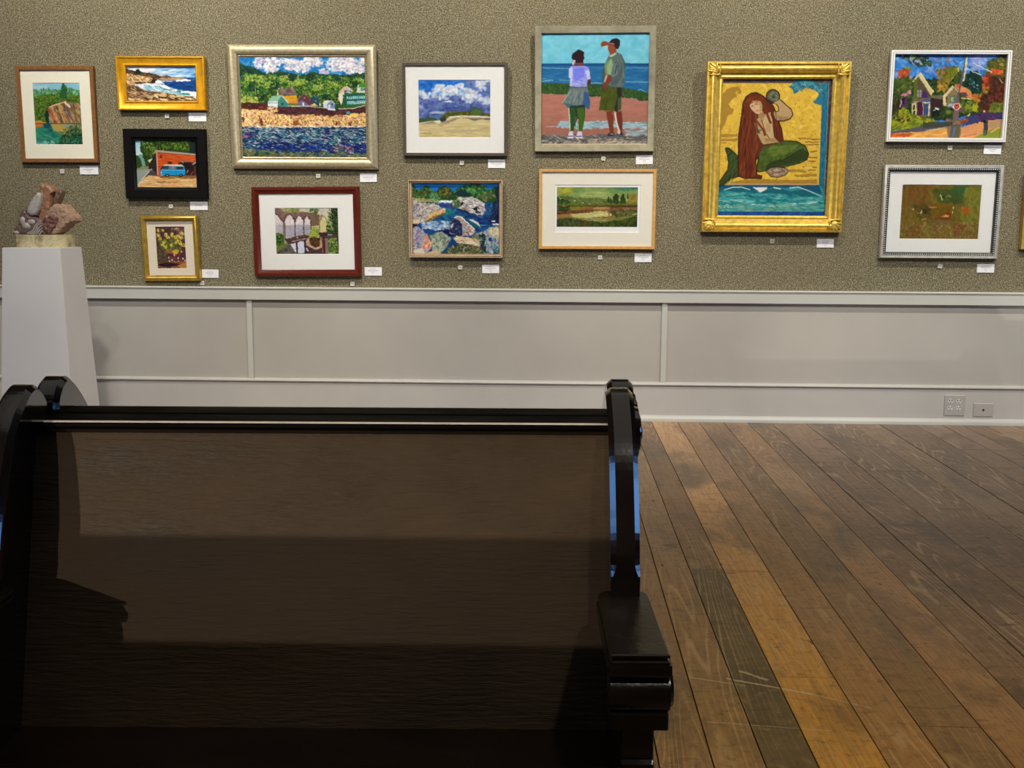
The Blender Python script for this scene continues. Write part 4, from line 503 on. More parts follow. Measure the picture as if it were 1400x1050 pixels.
def pic_hummingbird():
    Q=[(125,90),(1328,92),(1265,915),(65,915)]
    P=Paint(Q,143,98,23,(118,98,30)); F=Q
    P.dabs(F,[(120,92,30),(105,95,30),(135,115,40),(110,80,30),(125,120,45)],700,110,50,-30,90,.4,6)
    P.dabs([(140,100),(500,100),(500,400),(140,400)],[(120,80,30),(110,75,25),(130,95,35)],220,90,40,90,40,.4,6); P.dabs([(600,180),(1120,180),(1050,360),(700,360)],[(70,90,30),(55,85,35),(85,95,35)],220,100,44,0,60,.5,6); P.dabs([(900,100),(1140,100),(1100,280),(900,260)],[(50,95,50),(60,100,60)],90,70,30,0,60,.5,6)
    P.dabs([(1080,130),(1310,110),(1290,640),(1000,620)],[(125,130,45),(110,115,40),(140,135,50)],280,90,40,90,60,.4,6); P.dabs([(620,380),(880,380),(860,580),(600,580)],[(120,95,5),(105,80,5),(130,100,10)],160,70,34,-40,40,.5,5)
    P.ell(1080,475,70,60,(165,105,25),fine=50,al=.6); P.dabs([(1020,430),(1140,430),(1140,540),(1020,540)],[(180,100,25),(150,90,25),(170,120,40)],60,44,20,0,90,.5); P.ell(1080,475,34,30,(170,85,10),fine=20,al=.7)
    P.poly([(90,640),(1285,640),(1265,915),(65,915)],(128,112,45),al=.5,fine=14); P.dabs([(90,660),(1280,660),(1262,905),(70,905)],[(140,130,55),(120,80,35),(110,95,35),(155,145,80),(130,90,50)],500,60,26,90,60,.45,8); P.dabs([(180,700),(400,690),(400,880),(180,880)],[(125,80,35)],60,60,30,-40,40,.4); P.dabs([(900,690),(1080,690),(1000,840),(900,840)],[(135,85,60),(120,65,35)],60,60,24,-30,40,.45); P.dabs([(560,640),(780,640),(780,700),(560,700)],[(115,90,70)],40,60,20,0,40,.4)
    P.line([(200,110),(190,560)],30,(140,125,45),al=.35); P.dabs([(240,400),(560,400),(560,640),(380,620)],[(75,70,25),(90,75,25)],110,80,20,30,60,.5)
    P.poly([(690,610),(820,490),(860,520),(850,600),(740,620)],(125,55,15),fine=24,al=.8); P.poly([(700,575),(780,540),(830,555),(820,580),(750,582)],(205,125,60),fine=10); P.dabs([(770,545),(820,555),(810,580),(770,575)],[(235,195,140)],14,20,8); P.line([(600,600),(830,600)],14,(105,55,15),al=.6)
    P.poly([(500,430),(580,422),(665,432),(590,444)],(195,115,70)); P.line([(535,432),(640,434)],5,(225,150,100)); P.line([(412,614),(495,605)],14,(175,150,85),fine=6)
    P.poly([(690,240),(712,250),(720,290),(738,320),(722,335),(712,300),(696,270)],(200,190,120)); P.poly([(720,275),(760,270),(800,255),(845,268),(790,278),(760,298),(735,290)],(30,32,10)); P.line([(765,285),(810,262),(860,270)],8,(180,180,120)); P.line([(690,240),(720,236)],5,(30,30,10)); P.line([(760,300),(810,360)],7,(60,60,25),al=.7)
    P.ell(290,465,14,12,(205,190,110)); P.line([(300,470),(345,445),(390,440)],12,(90,75,25)); P.poly([(395,530),(410,490),(425,470),(418,525)],(220,215,150)); P.line([(345,515),(400,520)],7,(170,165,95)); P.line([(420,515),(485,512)],7,(150,150,90)); P.dabs([(430,470),(500,480),(480,540),(440,530)],[(60,58,20)],24,34,14,40,40)
    P.ell(890,440,9,18,(215,205,120)); P.ell(880,508,7,20,(215,205,130)); P.line([(905,450),(905,500)],10,(100,95,30),al=.7)
    P.dabs([(300,700),(1000,700),(1000,880),(300,880)],[(185,175,95),(200,190,120)],50,22,6,70,50,.7); P.dabs([(1030,640),(1200,640),(1200,690),(1030,690)],[(190,185,130),(210,205,150)],26,22,7,70,50,.7); P.line([(355,215),(420,150)],4,(150,130,60),al=.7); P.line([(990,880),(1000,860)],6,(210,200,130)); return P
def pic_warm():
    P=Paint([(0,0),(100,0),(100,100),(0,100)],40,60,24,(150,80,25))
    P.dabs([(0,0),(100,0),(100,100),(0,100)],[(170,95,30),(120,55,20),(190,130,60),(90,50,30)],200,20,9,30,80,.7); return P
PICS=dict(quarry=pic_quarry,surf=pic_surf,van=pic_van,daffodils=pic_daffodils,harbour=pic_harbour,arches=pic_arches,dunes=pic_dunes,river=pic_river,beach=pic_beach,marsh=pic_marsh,mermaid=pic_mermaid,street=pic_street,hummingbird=pic_hummingbird,warm=pic_warm)
# ================================================================ helpers
def lin(c):
    return tuple(((v/255)/12.92 if v/255<=.04045 else ((v/255+.055)/1.055)**2.4) for v in c)
def obj(name,me_or_bm,mat,parent=None,smooth=False,loc=None):
    if isinstance(me_or_bm,bmesh.types.BMesh):
        bmesh.ops.recalc_face_normals(me_or_bm,faces=me_or_bm.faces)
        me=bpy.data.meshes.new(name); me_or_bm.to_mesh(me); me_or_bm.free()
    else: me=me_or_bm
    if mat:
        for m in (mat if isinstance(mat,(list,tuple)) else [mat]): me.materials.append(m)
    o=bpy.data.objects.new(name,me); COL.objects.link(o)
    if parent: o.parent=parent
    if loc: o.location=loc
    if smooth:
        me.shade_smooth()
        try: me.set_sharp_from_angle(angle=R(35))
        except Exception: pass
    return o
def tag(o,label,cat,group=None,kind=None):
    if label: o['label']=label
    if cat: o['category']=cat
    if group: o['group']=group
    if kind: o['kind']=kind
    return o
def thing(name,label,cat,loc=(0,0,0),rot=(0,0,0),group=None):
    o=bpy.data.objects.new(name,None); COL.objects.link(o); o.location=loc; o.rotation_euler=rot; o.empty_display_size=.05
    return tag(o,label,cat,group)
def struct(name,bm,mat,smooth=False):
    o=obj(name,bm,mat,smooth=smooth); o['kind']='structure'; return o
def box(bm,x0,x1,y0,y1,z0,z1,bev=0,seg=2):
    vs=[bm.verts.new((x,y,z)) for x in (x0,x1) for y in (y0,y1) for z in (z0,z1)]
    f=[(0,1,3,2),(4,6,7,5),(0,4,5,1),(2,3,7,6),(0,2,6,4),(1,5,7,3)]
    fs=[bm.faces.new([vs[i] for i in q]) for q in f]
    if bev:
        es=list({e for q in fs for e in q.edges})
        bmesh.ops.bevel(bm,geom=es,offset=bev,segments=seg,affect='EDGES',profile=.5)
    return fs
def prism(bm,pts,x0,x1):
    """polygon (y,z) drawn between two x"""
    a=[bm.verts.new((x0,y,z)) for y,z in pts]; b=[bm.verts.new((x1,y,z)) for y,z in pts]
    bm.faces.new(a); bm.faces.new(b[::-1])
    n=len(pts)
    for i in range(n): bm.faces.new((a[i],a[(i+1)%n],b[(i+1)%n],b[i]))
def cyl(bm,c,r,h,axis='z',n=24,r2=None):
    r2=r if r2 is None else r2; c=Vector(c)
    ax={'x':(Vector((0,1,0)),Vector((0,0,1)),Vector((1,0,0))),'y':(Vector((1,0,0)),Vector((0,0,1)),Vector((0,1,0))),'z':(Vector((1,0,0)),Vector((0,1,0)),Vector((0,0,1)))}[axis]
    A=[];B=[]
    for i in range(n):
        t=2*math.pi*i/n; d=ax[0]*math.cos(t)+ax[1]*math.sin(t)
        A.append(bm.verts.new(c+d*r)); B.append(bm.verts.new(c+d*r2+ax[2]*h))
    bm.faces.new(A);bm.faces.new(B[::-1])
    for i in range(n): bm.faces.new((A[i],A[(i+1)%n],B[(i+1)%n],B[i]))
class NT:
    def __init__(s,name):
        s.m=bpy.data.materials.new(name); s.m.use_nodes=True; s.t=s.m.node_tree; s.b=s.t.nodes['Principled BSDF']
    def n(s,typ,**kw):
        x=s.t.nodes.new(typ)
        for k,v in kw.items():
            if isinstance(k,str) and k.startswith('i_'): x.inputs[k[2:].replace('_',' ')].default_value=v
            else: setattr(x,k,v)
        return x
    def l(s,a,b): s.t.links.new(a,b)
    def ramp(s,src,stops):
        r=s.n('ShaderNodeValToRGB'); e=r.color_ramp.elements
        while len(e)<len(stops): e.new(.5)
        for q,(p,c) in zip(e,stops): q.position=p; q.color=(*c,1) if len(c)==3 else c
        s.l(src,r.inputs[0]); return r.outputs[0]
    def math(s,op,a,b=None,c=None):
        x=s.n('ShaderNodeMath',operation=op)
        for i,v in enumerate((a,b,c)):
            if v is None: continue
            if isinstance(v,(int,float)): x.inputs[i].default_value=v
            else: s.l(v,x.inputs[i])
        return x.outputs[0]
    def mix(s,f,a,b,mode='MIX'):
        x=s.n('ShaderNodeMix',data_type='RGBA',blend_type=mode)
        for sock,v in ((x.inputs[0],f),(x.inputs[6],a),(x.inputs[7],b)):
            if isinstance(v,(int,float)): sock.default_value=v
            elif isinstance(v,tuple): sock.default_value=(*v,1)
            else: s.l(v,sock)
        return x.outputs[2]
    def coord(s,scale=(1,1,1),kind='Object'):
        tc=s.n('ShaderNodeTexCoord'); mp=s.n('ShaderNodeMapping'); mp.inputs['Scale'].default_value=scale; s.l(tc.outputs[kind],mp.inputs[0]); return mp.outputs[0]
    def noise(s,vec,scale,detail=3,rough=.55,dist=0):
        x=s.n('ShaderNodeTexNoise'); x.inputs['Scale'].default_value=scale; x.inputs['Detail'].default_value=detail; x.inputs['Roughness'].default_value=rough; x.inputs['Distortion'].default_value=dist; s.l(vec,x.inputs['Vector']); return x.outputs[0]
    def bump(s,h,strength,dist=.01):
        x=s.n('ShaderNodeBump'); x.inputs['Strength'].default_value=strength; x.inputs['Distance'].default_value=dist; s.l(h,x.inputs['Height']); s.l(x.outputs[0],s.b.inputs['Normal']); return x
def simple(name,col,rough=.5,metal=0,noise=0,nscale=40,bump=0,spec=.5,coat=0,stretch=(1,1,1)):
    t=NT(name); c=lin(col); t.b.inputs['Roughness'].default_value=rough; t.b.inputs['Metallic'].default_value=metal; t.b.inputs['Specular IOR Level'].default_value=spec; t.b.inputs['Coat Weight'].default_value=coat
    v=t.coord(stretch); nz=t.noise(v,nscale,4)
    if noise:
        lo=tuple(x*(1-noise) for x in c); hi=tuple(min(1,x*(1+noise)) for x in c)
        t.l(t.ramp(nz,[(.3,lo),(.7,hi)]),t.b.inputs['Base Color'])
    else: t.b.inputs['Base Color'].default_value=(*c,1)
    if bump: t.bump(nz,bump,.004)
    return t.m

# ================================================================ materials
def mat_fabric():
    t=NT('wall_fabric'); v=t.coord()
    a=t.noise(v,330,4,.8); b=t.noise(v,150,2,.5); c=t.noise(v,1.3,3)
    m=t.math('ADD',t.math('MULTIPLY',a,.75),t.math('MULTIPLY',b,.25))
    col=t.ramp(m,[(.40,lin((50,46,32))),(.475,lin((99,93,72))),(.525,lin((120,114,90))),(.61,lin((212,204,172)))])
    col=t.mix(t.ramp(c,[(.35,(0,0,0)),(.65,(.22,.22,.22))]),col,lin((128,112,88)))
    t.l(col,t.b.inputs['Base Color']); t.b.inputs['Roughness'].default_value=.95; t.b.inputs['Specular IOR Level'].default_value=.1
    t.bump(m,.5,.004); return t.m
def mat_paint(name,col,rough=.45,bs=.12):
    t=NT(name); v=t.coord(); a=t.noise(v,2.2,4); b=t.noise(v,260,2)
    c=lin(col); t.l(t.ramp(a,[(.3,tuple(x*.93 for x in c)),(.7,tuple(min(1,x*1.05) for x in c))]),t.b.inputs['Base Color'])
    t.b.inputs['Roughness'].default_value=rough; t.bump(b,bs,.002); return t.m
def mat_floor():
    t=NT('floor_boards'); at=t.n('ShaderNodeAttribute',attribute_name='board'); ac=t.n('ShaderNodeAttribute',attribute_name='tone')
    tc=t.n('ShaderNodeTexCoord'); off=t.n('ShaderNodeVectorMath',operation='ADD'); t.l(tc.outputs['Object'],off.inputs[0]); t.l(at.outputs['Color'],off.inputs[1])
    mp=t.n('ShaderNodeMapping'); mp.inputs['Scale'].default_value=(1,.055,1); t.l(off.outputs[0],mp.inputs[0]); V=mp.outputs[0]
    big=t.noise(V,5,1.6,.5,.1)                     # the rings of the plain sawn board
    ring=t.math('FRACT',t.math('MULTIPLY',big,38)); rr=t.ramp(ring,[(0,(.0,.0,.0)),(.34,(.0,.0,.0)),(.47,(1,1,1)),(.53,(1,1,1)),(.66,(.0,.0,.0)),(1,(0,0,0))])
    mp2=t.n('ShaderNodeMapping'); mp2.inputs['Scale'].default_value=(1,.035,1); t.l(off.outputs[0],mp2.inputs[0]); fine=t.noise(mp2.outputs[0],140,3,.6)
    mp3=t.n('ShaderNodeMapping'); mp3.inputs['Scale'].default_value=(1,.45,1); t.l(off.outputs[0],mp3.inputs[0]); blot=t.noise(mp3.outputs[0],4.5,4,.6,.6)
    pat=t.noise(mp3.outputs[0],1.6,2,.5)
    col=t.mix(t.ramp(fine,[(.35,(0,0,0)),(.7,(.42,.42,.42))]),ac.outputs['Color'],(.075,.045,.016),'MIX')
    amt=t.math('MULTIPLY',rr,t.ramp(pat,[(.42,(.04,.04,.04)),(.56,(.5,.5,.5))]))
    col=t.mix(amt,col,lin((206,166,104)))
    col=t.mix(t.ramp(blot,[(.30,(.7,.7,.7)),(.50,(0,0,0))]),col,lin((64,48,26)))
    kn=t.n('ShaderNodeTexVoronoi'); kn.inputs['Scale'].default_value=1.; mk=t.n('ShaderNodeMapping'); mk.inputs['Scale'].default_value=(9,3.2,1); t.l(off.outputs[0],mk.inputs[0]); t.l(mk.outputs[0],kn.inputs['Vector'])
    col=t.mix(t.ramp(kn.outputs[0],[(.02,(.85,.85,.85)),(.07,(0,0,0))]),col,lin((50,32,16)))
    # cross smudges, less saturated and darker towards the wall and the right, two long scratches
    mx_=t.n('ShaderNodeMapping'); mx_.inputs['Scale'].default_value=(3.2,11,1); t.l(off.outputs[0],mx_.inputs[0]); sm=t.noise(mx_.outputs[0],1.6,4,.6,1.2)
    col=t.mix(t.ramp(sm,[(.28,(.6,.6,.6)),(.40,(0,0,0))]),col,lin((56,40,24)))
    col=t.mix(t.ramp(sm,[(.62,(0,0,0)),(.74,(.35,.35,.35))]),col,lin((176,136,76)))
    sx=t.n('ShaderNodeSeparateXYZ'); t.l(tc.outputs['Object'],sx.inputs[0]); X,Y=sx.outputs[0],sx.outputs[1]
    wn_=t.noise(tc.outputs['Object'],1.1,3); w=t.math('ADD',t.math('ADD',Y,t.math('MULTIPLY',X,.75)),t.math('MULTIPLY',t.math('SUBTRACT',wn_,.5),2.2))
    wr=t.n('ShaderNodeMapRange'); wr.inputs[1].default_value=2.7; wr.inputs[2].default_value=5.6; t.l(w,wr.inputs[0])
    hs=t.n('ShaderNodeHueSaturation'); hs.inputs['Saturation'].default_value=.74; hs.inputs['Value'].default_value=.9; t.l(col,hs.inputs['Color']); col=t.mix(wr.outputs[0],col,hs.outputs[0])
    gr=t.noise(tc.outputs['Object'],34,5,.75); col=t.mix(t.ramp(gr,[(.34,(.5,.5,.5)),(.47,(0,0,0))]),col,lin((60,42,22))); col=t.mix(t.ramp(gr,[(.56,(0,0,0)),(.68,(.4,.4,.4))]),col,lin((190,150,92)))
    for (xa,ya,xb,yb_,wd,am) in ((.43,2.57,.62,2.49,.0035,.7),(.33,2.575,.47,2.53,.0022,.5),(.60,2.50,.74,2.42,.002,.45),(.47,2.62,.53,2.565,.005,.6),(.35,2.33,.62,2.30,.0018,.4)):
        L=math.hypot(xb-xa,yb_-ya); ux,uy=(xb-xa)/L,(yb_-ya)/L
        dp=t.math('ABSOLUTE',t.math('ADD',t.math('SUBTRACT',t.math('MULTIPLY',Y,ux),t.math('MULTIPLY',X,uy)),xa*uy-ya*ux+0.))
        al=t.math('ABSOLUTE',t.math('SUBTRACT',t.math('ADD',t.math('MULTIPLY',X,ux),t.math('MULTIPLY',Y,uy)),(xa+xb)/2*ux+(ya+yb_)/2*uy))
        k=t.math('MULTIPLY',t.math('LESS_THAN',dp,t.math('MULTIPLY',t.noise(tc.outputs['Object'],60,2),wd*2)),t.math('LESS_THAN',al,L/2)); col=t.mix(t.math('MULTIPLY',k,am),col,lin((214,186,140)))
    sc=t.coord((3.2,8,1)); scn=t.noise(sc,7,5,.75,.8); col=t.mix(t.ramp(scn,[(.70,(0,0,0)),(.76,(.35,.35,.35))]),col,lin((190,165,120)))
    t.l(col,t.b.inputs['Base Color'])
    t.l(t.ramp(blot,[(.3,(.36,)*3),(.7,(.5,)*3)]),t.b.inputs['Roughness']); t.b.inputs['Specular IOR Level'].default_value=.35
    hh=t.math('ADD',t.math('MULTIPLY',fine,.5),t.math('MULTIPLY',rr,.25)); t.bump(hh,.3,.003); return t.m
def mat_pew(name,bs=.25,rough=.3,col=(44,33,22),stretch=(.10,1,1),sc=130,coat=0.,spec=.5):
    t=NT(name); t.b.inputs['Specular IOR Level'].default_value=spec; v=t.coord(stretch); a=t.noise(v,sc,3,.6,.2); b=t.noise(t.coord((.5,1,1)),14,3)
    c=lin(col); t.l(t.ramp(b,[(.3,tuple(x*.8 for x in c)),(.7,tuple(x*1.15 for x in c))]),t.b.inputs['Base Color'])
    t.l(t.ramp(b,[(.3,(rough*.85,)*3),(.7,(rough*1.2,)*3)]),t.b.inputs['Roughness']); t.b.inputs['Coat Weight'].default_value=coat; t.b.inputs['Coat Roughness'].default_value=.08
    t.bump(a,bs,.004); return t.m
def mat_gold(name,col,rough=.38,metal=.75,noise=.22,bump=.12,sc=30):
    t=NT(name); c=lin(col); v=t.coord(); a=t.noise(v,sc,4,.6); b=t.noise(v,220,2)
    t.l(t.ramp(a,[(.25,tuple(x*(1-noise)*.8 for x in c)),(.55,c),(.8,tuple(min(1,x*(1+noise)) for x in c))]),t.b.inputs['Base Color'])
    t.b.inputs['Metallic'].default_value=metal; t.b.inputs['Roughness'].default_value=rough; t.bump(b,bump,.002); return t.m
def mat_wood(name,col,rough=.4,noise=.25,stretch=(1,1,1),sc=60):
    return simple(name,col,rough,0,noise,sc,.06,stretch=stretch)
def mat_glass():
    t=NT('picture_glass'); nt=t.t; nt.nodes.remove(t.b); out=[n for n in nt.nodes if n.type=='OUTPUT_MATERIAL'][0]
    tr=t.n('ShaderNodeBsdfTransparent'); gl=t.n('ShaderNodeBsdfGlossy'); gl.inputs['Roughness'].default_value=.02; lw=t.n('ShaderNodeLayerWeight'); fr=t.n('ShaderNodeMath',operation='MULTIPLY_ADD'); pw_=t.math('POWER',lw.outputs['Facing'],5.); t.l(pw_,fr.inputs[0]); fr.inputs[1].default_value=.9; fr.inputs[2].default_value=.025
    mx=t.n('ShaderNodeMixShader'); t.l(fr.outputs[0],mx.inputs[0]); t.l(tr.outputs[0],mx.inputs[1]); t.l(gl.outputs[0],mx.inputs[2]); t.l(mx.outputs[0],out.inputs[0]); return t.m
def mat_canvas(name,rough=.5,bump=.15):
    t=NT(name); a=t.n('ShaderNodeAttribute',attribute_name='paint'); t.l(a.outputs['Color'],t.b.inputs['Base Color']); t.b.inputs['Roughness'].default_value=rough; t.b.inputs['Specular IOR Level'].default_value=.25
    t.bump(t.noise(t.coord(),260,2),bump,.001); return t.m
M=dict(fabric=mat_fabric(),panel=mat_paint('panel_paint',(179,175,166)),trim=mat_paint('trim_paint',(196,196,188),.35),base=mat_paint('baseboard_paint',(190,187,181),.4),
 ceiling=mat_paint('ceiling_paint',(120,110,95),.8),hall=mat_paint('hall_wall_paint',(70,62,50),.8),floor=mat_floor(),sub=simple('floor_gap_dark',(18,13,8),.9,noise=.3),
 pew_back=mat_pew('pew_back_paint',.7,.62,(70,54,36),(.12,1,1),210,spec=.2), pew_top=mat_pew('pew_rail_top',.1,.6,(9,7,6),(1,1,1),60,0,.04),pew=mat_pew('pew_gloss_paint',.14,.27,(34,24,17),(1,1,1),110,0.),pew_nose=simple('rail_nosing_highlight',(205,188,168),.28,noise=.15,coat=.6),pew_edge=mat_pew('pew_edge_gloss',.05,.10,(26,19,15),(1,1,1),50,.8),  # pale nosing colour stands for the lit edge of the rail
 plinth=mat_paint('pedestal_paint',(214,211,207),.55,.2),marble=None,white=simple('card_white',(238,238,240),.6,noise=.02),ink=simple('card_print',(120,120,130),.8,noise=.1),tagc=simple('tag_grey',(205,203,192),.6,noise=.06),
 plate=simple('plate_plastic',(176,172,168),.35,noise=.03),socket=simple('socket_plastic',(215,213,208),.35,noise=.03),dark=simple('dark_slot',(14,12,12),.7,noise=.2),
 mat_cream=simple('mat_board_cream',(238,234,214),.85,noise=.015),mat_white=simple('mat_board_white',(230,230,226),.85,noise=.015),mat_ivory=simple('mat_board_ivory',(228,218,198),.85,noise=.015),mat_pale=simple('mat_board_pale',(232,228,212),.85,noise=.015),
 glass=mat_glass(),canvas=mat_canvas('oil_paint',.45,.3),paper=mat_canvas('painted_paper',.8,.05),backing=simple('frame_backing',(90,72,50),.9,noise=.2),
 walnut=mat_wood('walnut_frame_wood',(132,88,38),.42),maple=mat_wood('maple_frame_wood',(208,158,88),.42,.12),mahog=mat_wood('mahogany_frame_wood',(92,30,14),.3,.18),black=simple('black_frame_paint',(6,6,5),.65,noise=.2,spec=.15),
 grey=simple('grey_brown_frame_paint',(78,68,54),.5,noise=.12),whitef=simple('white_frame_paint',(240,240,236),.4,noise=.02),gold=mat_gold('gold_leaf_smooth',(236,172,26),.38,.4,.1),goldd=mat_gold('gold_leaf_dark',(212,172,70),.32,.65,.2),
 goldo=mat_gold('gold_leaf_ornate',(240,204,96),.34,.55,.28,.3,38),silver=mat_gold('champagne_silver',(212,198,160),.4,.55,.12,.15,60),silver2=mat_gold('silver_leaf',(192,185,158),.4,.6,.2,.2,18),bead=mat_gold('beaded_liner',(176,160,120),.35,.6,.4,.6,90),
 pewter=mat_gold('pewter_frame',(214,211,200),.38,.45,.08),bronze=mat_gold('bronze_float_frame',(168,142,112),.45,.3,.12),bronzel=mat_gold('pale_gold_lip',(248,222,180),.45,.2,.08),rope=simple('dark_rope_liner',(40,46,46),.4,noise=.3))

# ================================================================ the room
WY=6.14                       # the picture wall
XL,XR,YB,ZC=-5.6,5.6,-5.2,3.7
bm=bmesh.new(); box(bm,XL,XR,WY,WY+.15,.70,ZC); struct('wall_back',bm,M['fabric'])
bm=bmesh.new(); box(bm,XL,XR,WY-.012,WY+.15,0,.72); struct('wall_wainscot',bm,M['panel'])
# chair rail with a rounded top lip
bm=bmesh.new(); prism(bm,[(WY-.04,.668),(WY-.04,.726),(WY-.046,.729),(WY-.047,.734),(WY-.044,.738),(WY+.02,.738),(WY+.02,.668)],XL,XR); struct('trim_1',bm,M['trim'])
n=2
for x in (-4.05,-1.718,.613,2.945,5.2):
    bm=bmesh.new(); box(bm,x-.0155,x+.0155,WY-.027,WY,.215,.672,.002); struct('trim_%d'%n,bm,M['trim']); n+=1
bm=bmesh.new(); prism(bm,[(WY-.024,0),(WY-.024,.202),(WY-.034,.204),(WY-.036,.209),(WY-.034,.214),(WY-.026,.220),(WY,.223),(WY,0)],XL,XR); struct('baseboard_back',bm,M['base'])
bm=bmesh.new(); prism(bm,[(WY-.024,0)]+[(WY-.024-.021*math.cos(R(a)),.008+.026*math.sin(R(a))) for a in (0,20,40,60,80,90)][::-1]+[(WY-.045,0)],XL,XR); struct('trim_%d'%n,bm,M['trim'],True)
# other walls
def wall_with_windows(name,x,th,wins,mat):
    bm=bmesh.new(); ys=[YB]
    for y0,y1,z0,z1 in wins:
        box(bm,min(x,x+th),max(x,x+th),ys[-1],y0,0,ZC); box(bm,min(x,x+th),max(x,x+th),y0,y1,0,z0); box(bm,min(x,x+th),max(x,x+th),y0,y1,z1,ZC); ys.append(y1)
    box(bm,min(x,x+th),max(x,x+th),ys[-1],WY+.15,0,ZC); struct(name,bm,mat)
WINL=[(-3.3,-1.9,.8,2.5),(.75,2.05,.8,2.5)]; WINR=[(-2.1,-.8,.8,2.5),(1.5,2.9,.8,2.5)]
wall_with_windows('wall_left',XL,-.15,WINL,M['hall']); wall_with_windows('wall_right',XR,.15,WINR,M['hall'])
bm=bmesh.new(); box(bm,XL,XR,YB-.15,YB,0,ZC); struct('wall_front',bm,M['hall'])
bm=bmesh.new(); box(bm,XL-.15,XR+.15,YB-.15,WY+.15,ZC,ZC+.1); struct('ceiling',bm,M['ceiling'])
sky=NT('daylight_pane'); e=sky.b; e.inputs['Base Color'].default_value=(.3,.4,.5,1); e.inputs['Emission Color'].default_value=(*SKYC,1); e.inputs['Emission Strength'].default_value=SKYS
wn=1
for sx,x in ((-1,XL),(1,XR)):
    for y0,y1,z0,z1 in (WINL if sx<0 else WINR):
        w=bpy.data.objects.new('window_%d'%wn,None); COL.objects.link(w); w.location=(x,(y0+y1)/2,z0); w['kind']='structure'; wn+=1
        bm=bmesh.new(); a,b=(y0-y1)/2,(y1-y0)/2; h=z1-z0; xx=(0,.09*sx); xa,xb=min(xx),max(xx)
        box(bm,xa,xb,a,a+.05,0,h); box(bm,xa,xb,b-.05,b,0,h); box(bm,xa,xb,a,b,0,.05); box(bm,xa,xb,a,b,h-.05,h); box(bm,xa,xb,-.02,.02,0,h); box(bm,xa,xb,a,b,h/2-.02,h/2+.02)
        obj('window_frame',bm,M['trim'],w)
        bm=bmesh.new(); box(bm,.095*sx-.002,.095*sx+.002,a,b,0,h); obj('pane',bm,sky.m,w)
# ---- floor boards
edges=[.225,.337,.444,.552,.697,.818,.954,1.09,1.221,1.411,1.663,1.818,2.015,2.162,2.273]
rnd=random.Random(3)
while edges[-1]<XR: edges.append(min(XR,edges[-1]+rnd.choice([.11,.125,.14,.155,.17])))
while edges[0]>XL: edges.insert(0,max(XL,edges[0]-rnd.choice([.108,.112,.12,.13,.15])))
JO={.337:[3.437],.444:[3.437],1.221:[5.1],2.015:[5.42],2.162:[5.42],.697:[.9],.954:[1.3]}
TN={.225:((122,88,48),)*2,.337:((126,92,48),(132,98,56)),.444:((84,66,34),(118,84,46)),.552:((168,116,40),)*2,.697:((138,96,44),)*2,.818:((120,86,42),)*2,.954:((136,94,44),)*2,1.09:((112,80,44),)*2,1.221:((106,76,46),(122,90,60)),1.411:((104,80,54),)*2,1.663:((112,86,58),)*2,1.818:((104,80,56),)*2,2.015:((110,84,60),(124,96,72)),2.162:((106,82,58),(118,90,68))}
bm=bmesh.new(); lb=bm.loops.layers.float_color.new('board'); lt=bm.loops.layers.float_color.new('tone')
G=.0016; bevd=.0012
for a,b in zip(edges[:-1],edges[1:]):
    js=JO.get(a)
    if js is None: js=[y for y in [rnd.uniform(-4.5,-1),rnd.uniform(0,3.),rnd.uniform(4.5,6.) if rnd.random()<.25 else 99] if y<WY-.1]
    js=sorted(js); ys=[YB]+js+[WY]
    for k,(y0,y1) in enumerate(zip(ys[:-1],ys[1:])):
        g=0 if b-a<.001 else G
        v=[(a+g,y0+G*.5),(b-g,y0+G*.5),(b-g,y1-G*.5),(a+g,y1-G*.5)]
        dz=rnd.uniform(-.0006,.0006)
        top=[bm.verts.new((x,y,dz)) for x,y in v]; bot=[bm.verts.new((x,y,-.02)) for x,y in v]
        fs=[bm.faces.new(top)]+[bm.faces.new((top[i],bot[i],bot[(i+1)%4],top[(i+1)%4])) for i in range(4)]
        if a in TN: c=TN[a][0 if k==0 and len(ys)>2 else 1]
        else:
            q=rnd.uniform(-.5,.5); c=(114+24*q,84+20*q,50+16*q)
        c=lin(tuple(v*FLOORUP for v in c)); o=(rnd.uniform(0,40),rnd.uniform(0,40),rnd.uniform(0,9),1)
        for f in fs:
            for lp in f.loops: lp[lb]=o; lp[lt]=(*c,1)
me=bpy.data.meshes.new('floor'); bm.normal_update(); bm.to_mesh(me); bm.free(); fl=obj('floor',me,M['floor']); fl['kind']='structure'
bm=bmesh.new(); box(bm,XL-.15,XR+.15,YB-.15,WY+.15,-.1,-.0195); struct('floor_underlay',bm,M['sub'])

# ================================================================ pictures
def canvas_mesh(pic,w,h):
    a=PICS[pic]().out(); H,W=a.shape[:2]
    a=np.where(a<=.04045,a/12.92,((a+.055)/1.055)**2.4)**1.08*.90   # the lamps are a little brighter than the colours as seen
    xs=np.linspace(-w/2,w/2,W);zs=np.linspace(h/2,-h/2,H)
    co=np.zeros((H,W,3),np.float32); co[...,0]=xs[None];co[...,2]=zs[:,None]
    i=np.arange(H*W).reshape(H,W); q=np.stack([i[:-1,:-1],i[1:,:-1],i[1:,1:],i[:-1,1:]],-1).reshape(-1,4)
    me=bpy.data.meshes.new('artwork'); me.vertices.add(H*W); me.vertices.foreach_set('co',co.ravel())
    me.loops.add(q.size); me.loops.foreach_set('vertex_index',q.ravel().astype(np.int32)); me.polygons.add(len(q)); me.polygons.foreach_set('loop_start',np.arange(0,q.size,4,dtype=np.int32))
    me.update(calc_edges=True)
    at=me.color_attributes.new('paint','FLOAT_COLOR','POINT'); rgba=np.ones((H*W,4),np.float32); rgba[:,:3]=a.reshape(-1,3); at.data.foreach_set('color',rgba.ravel())
    return me
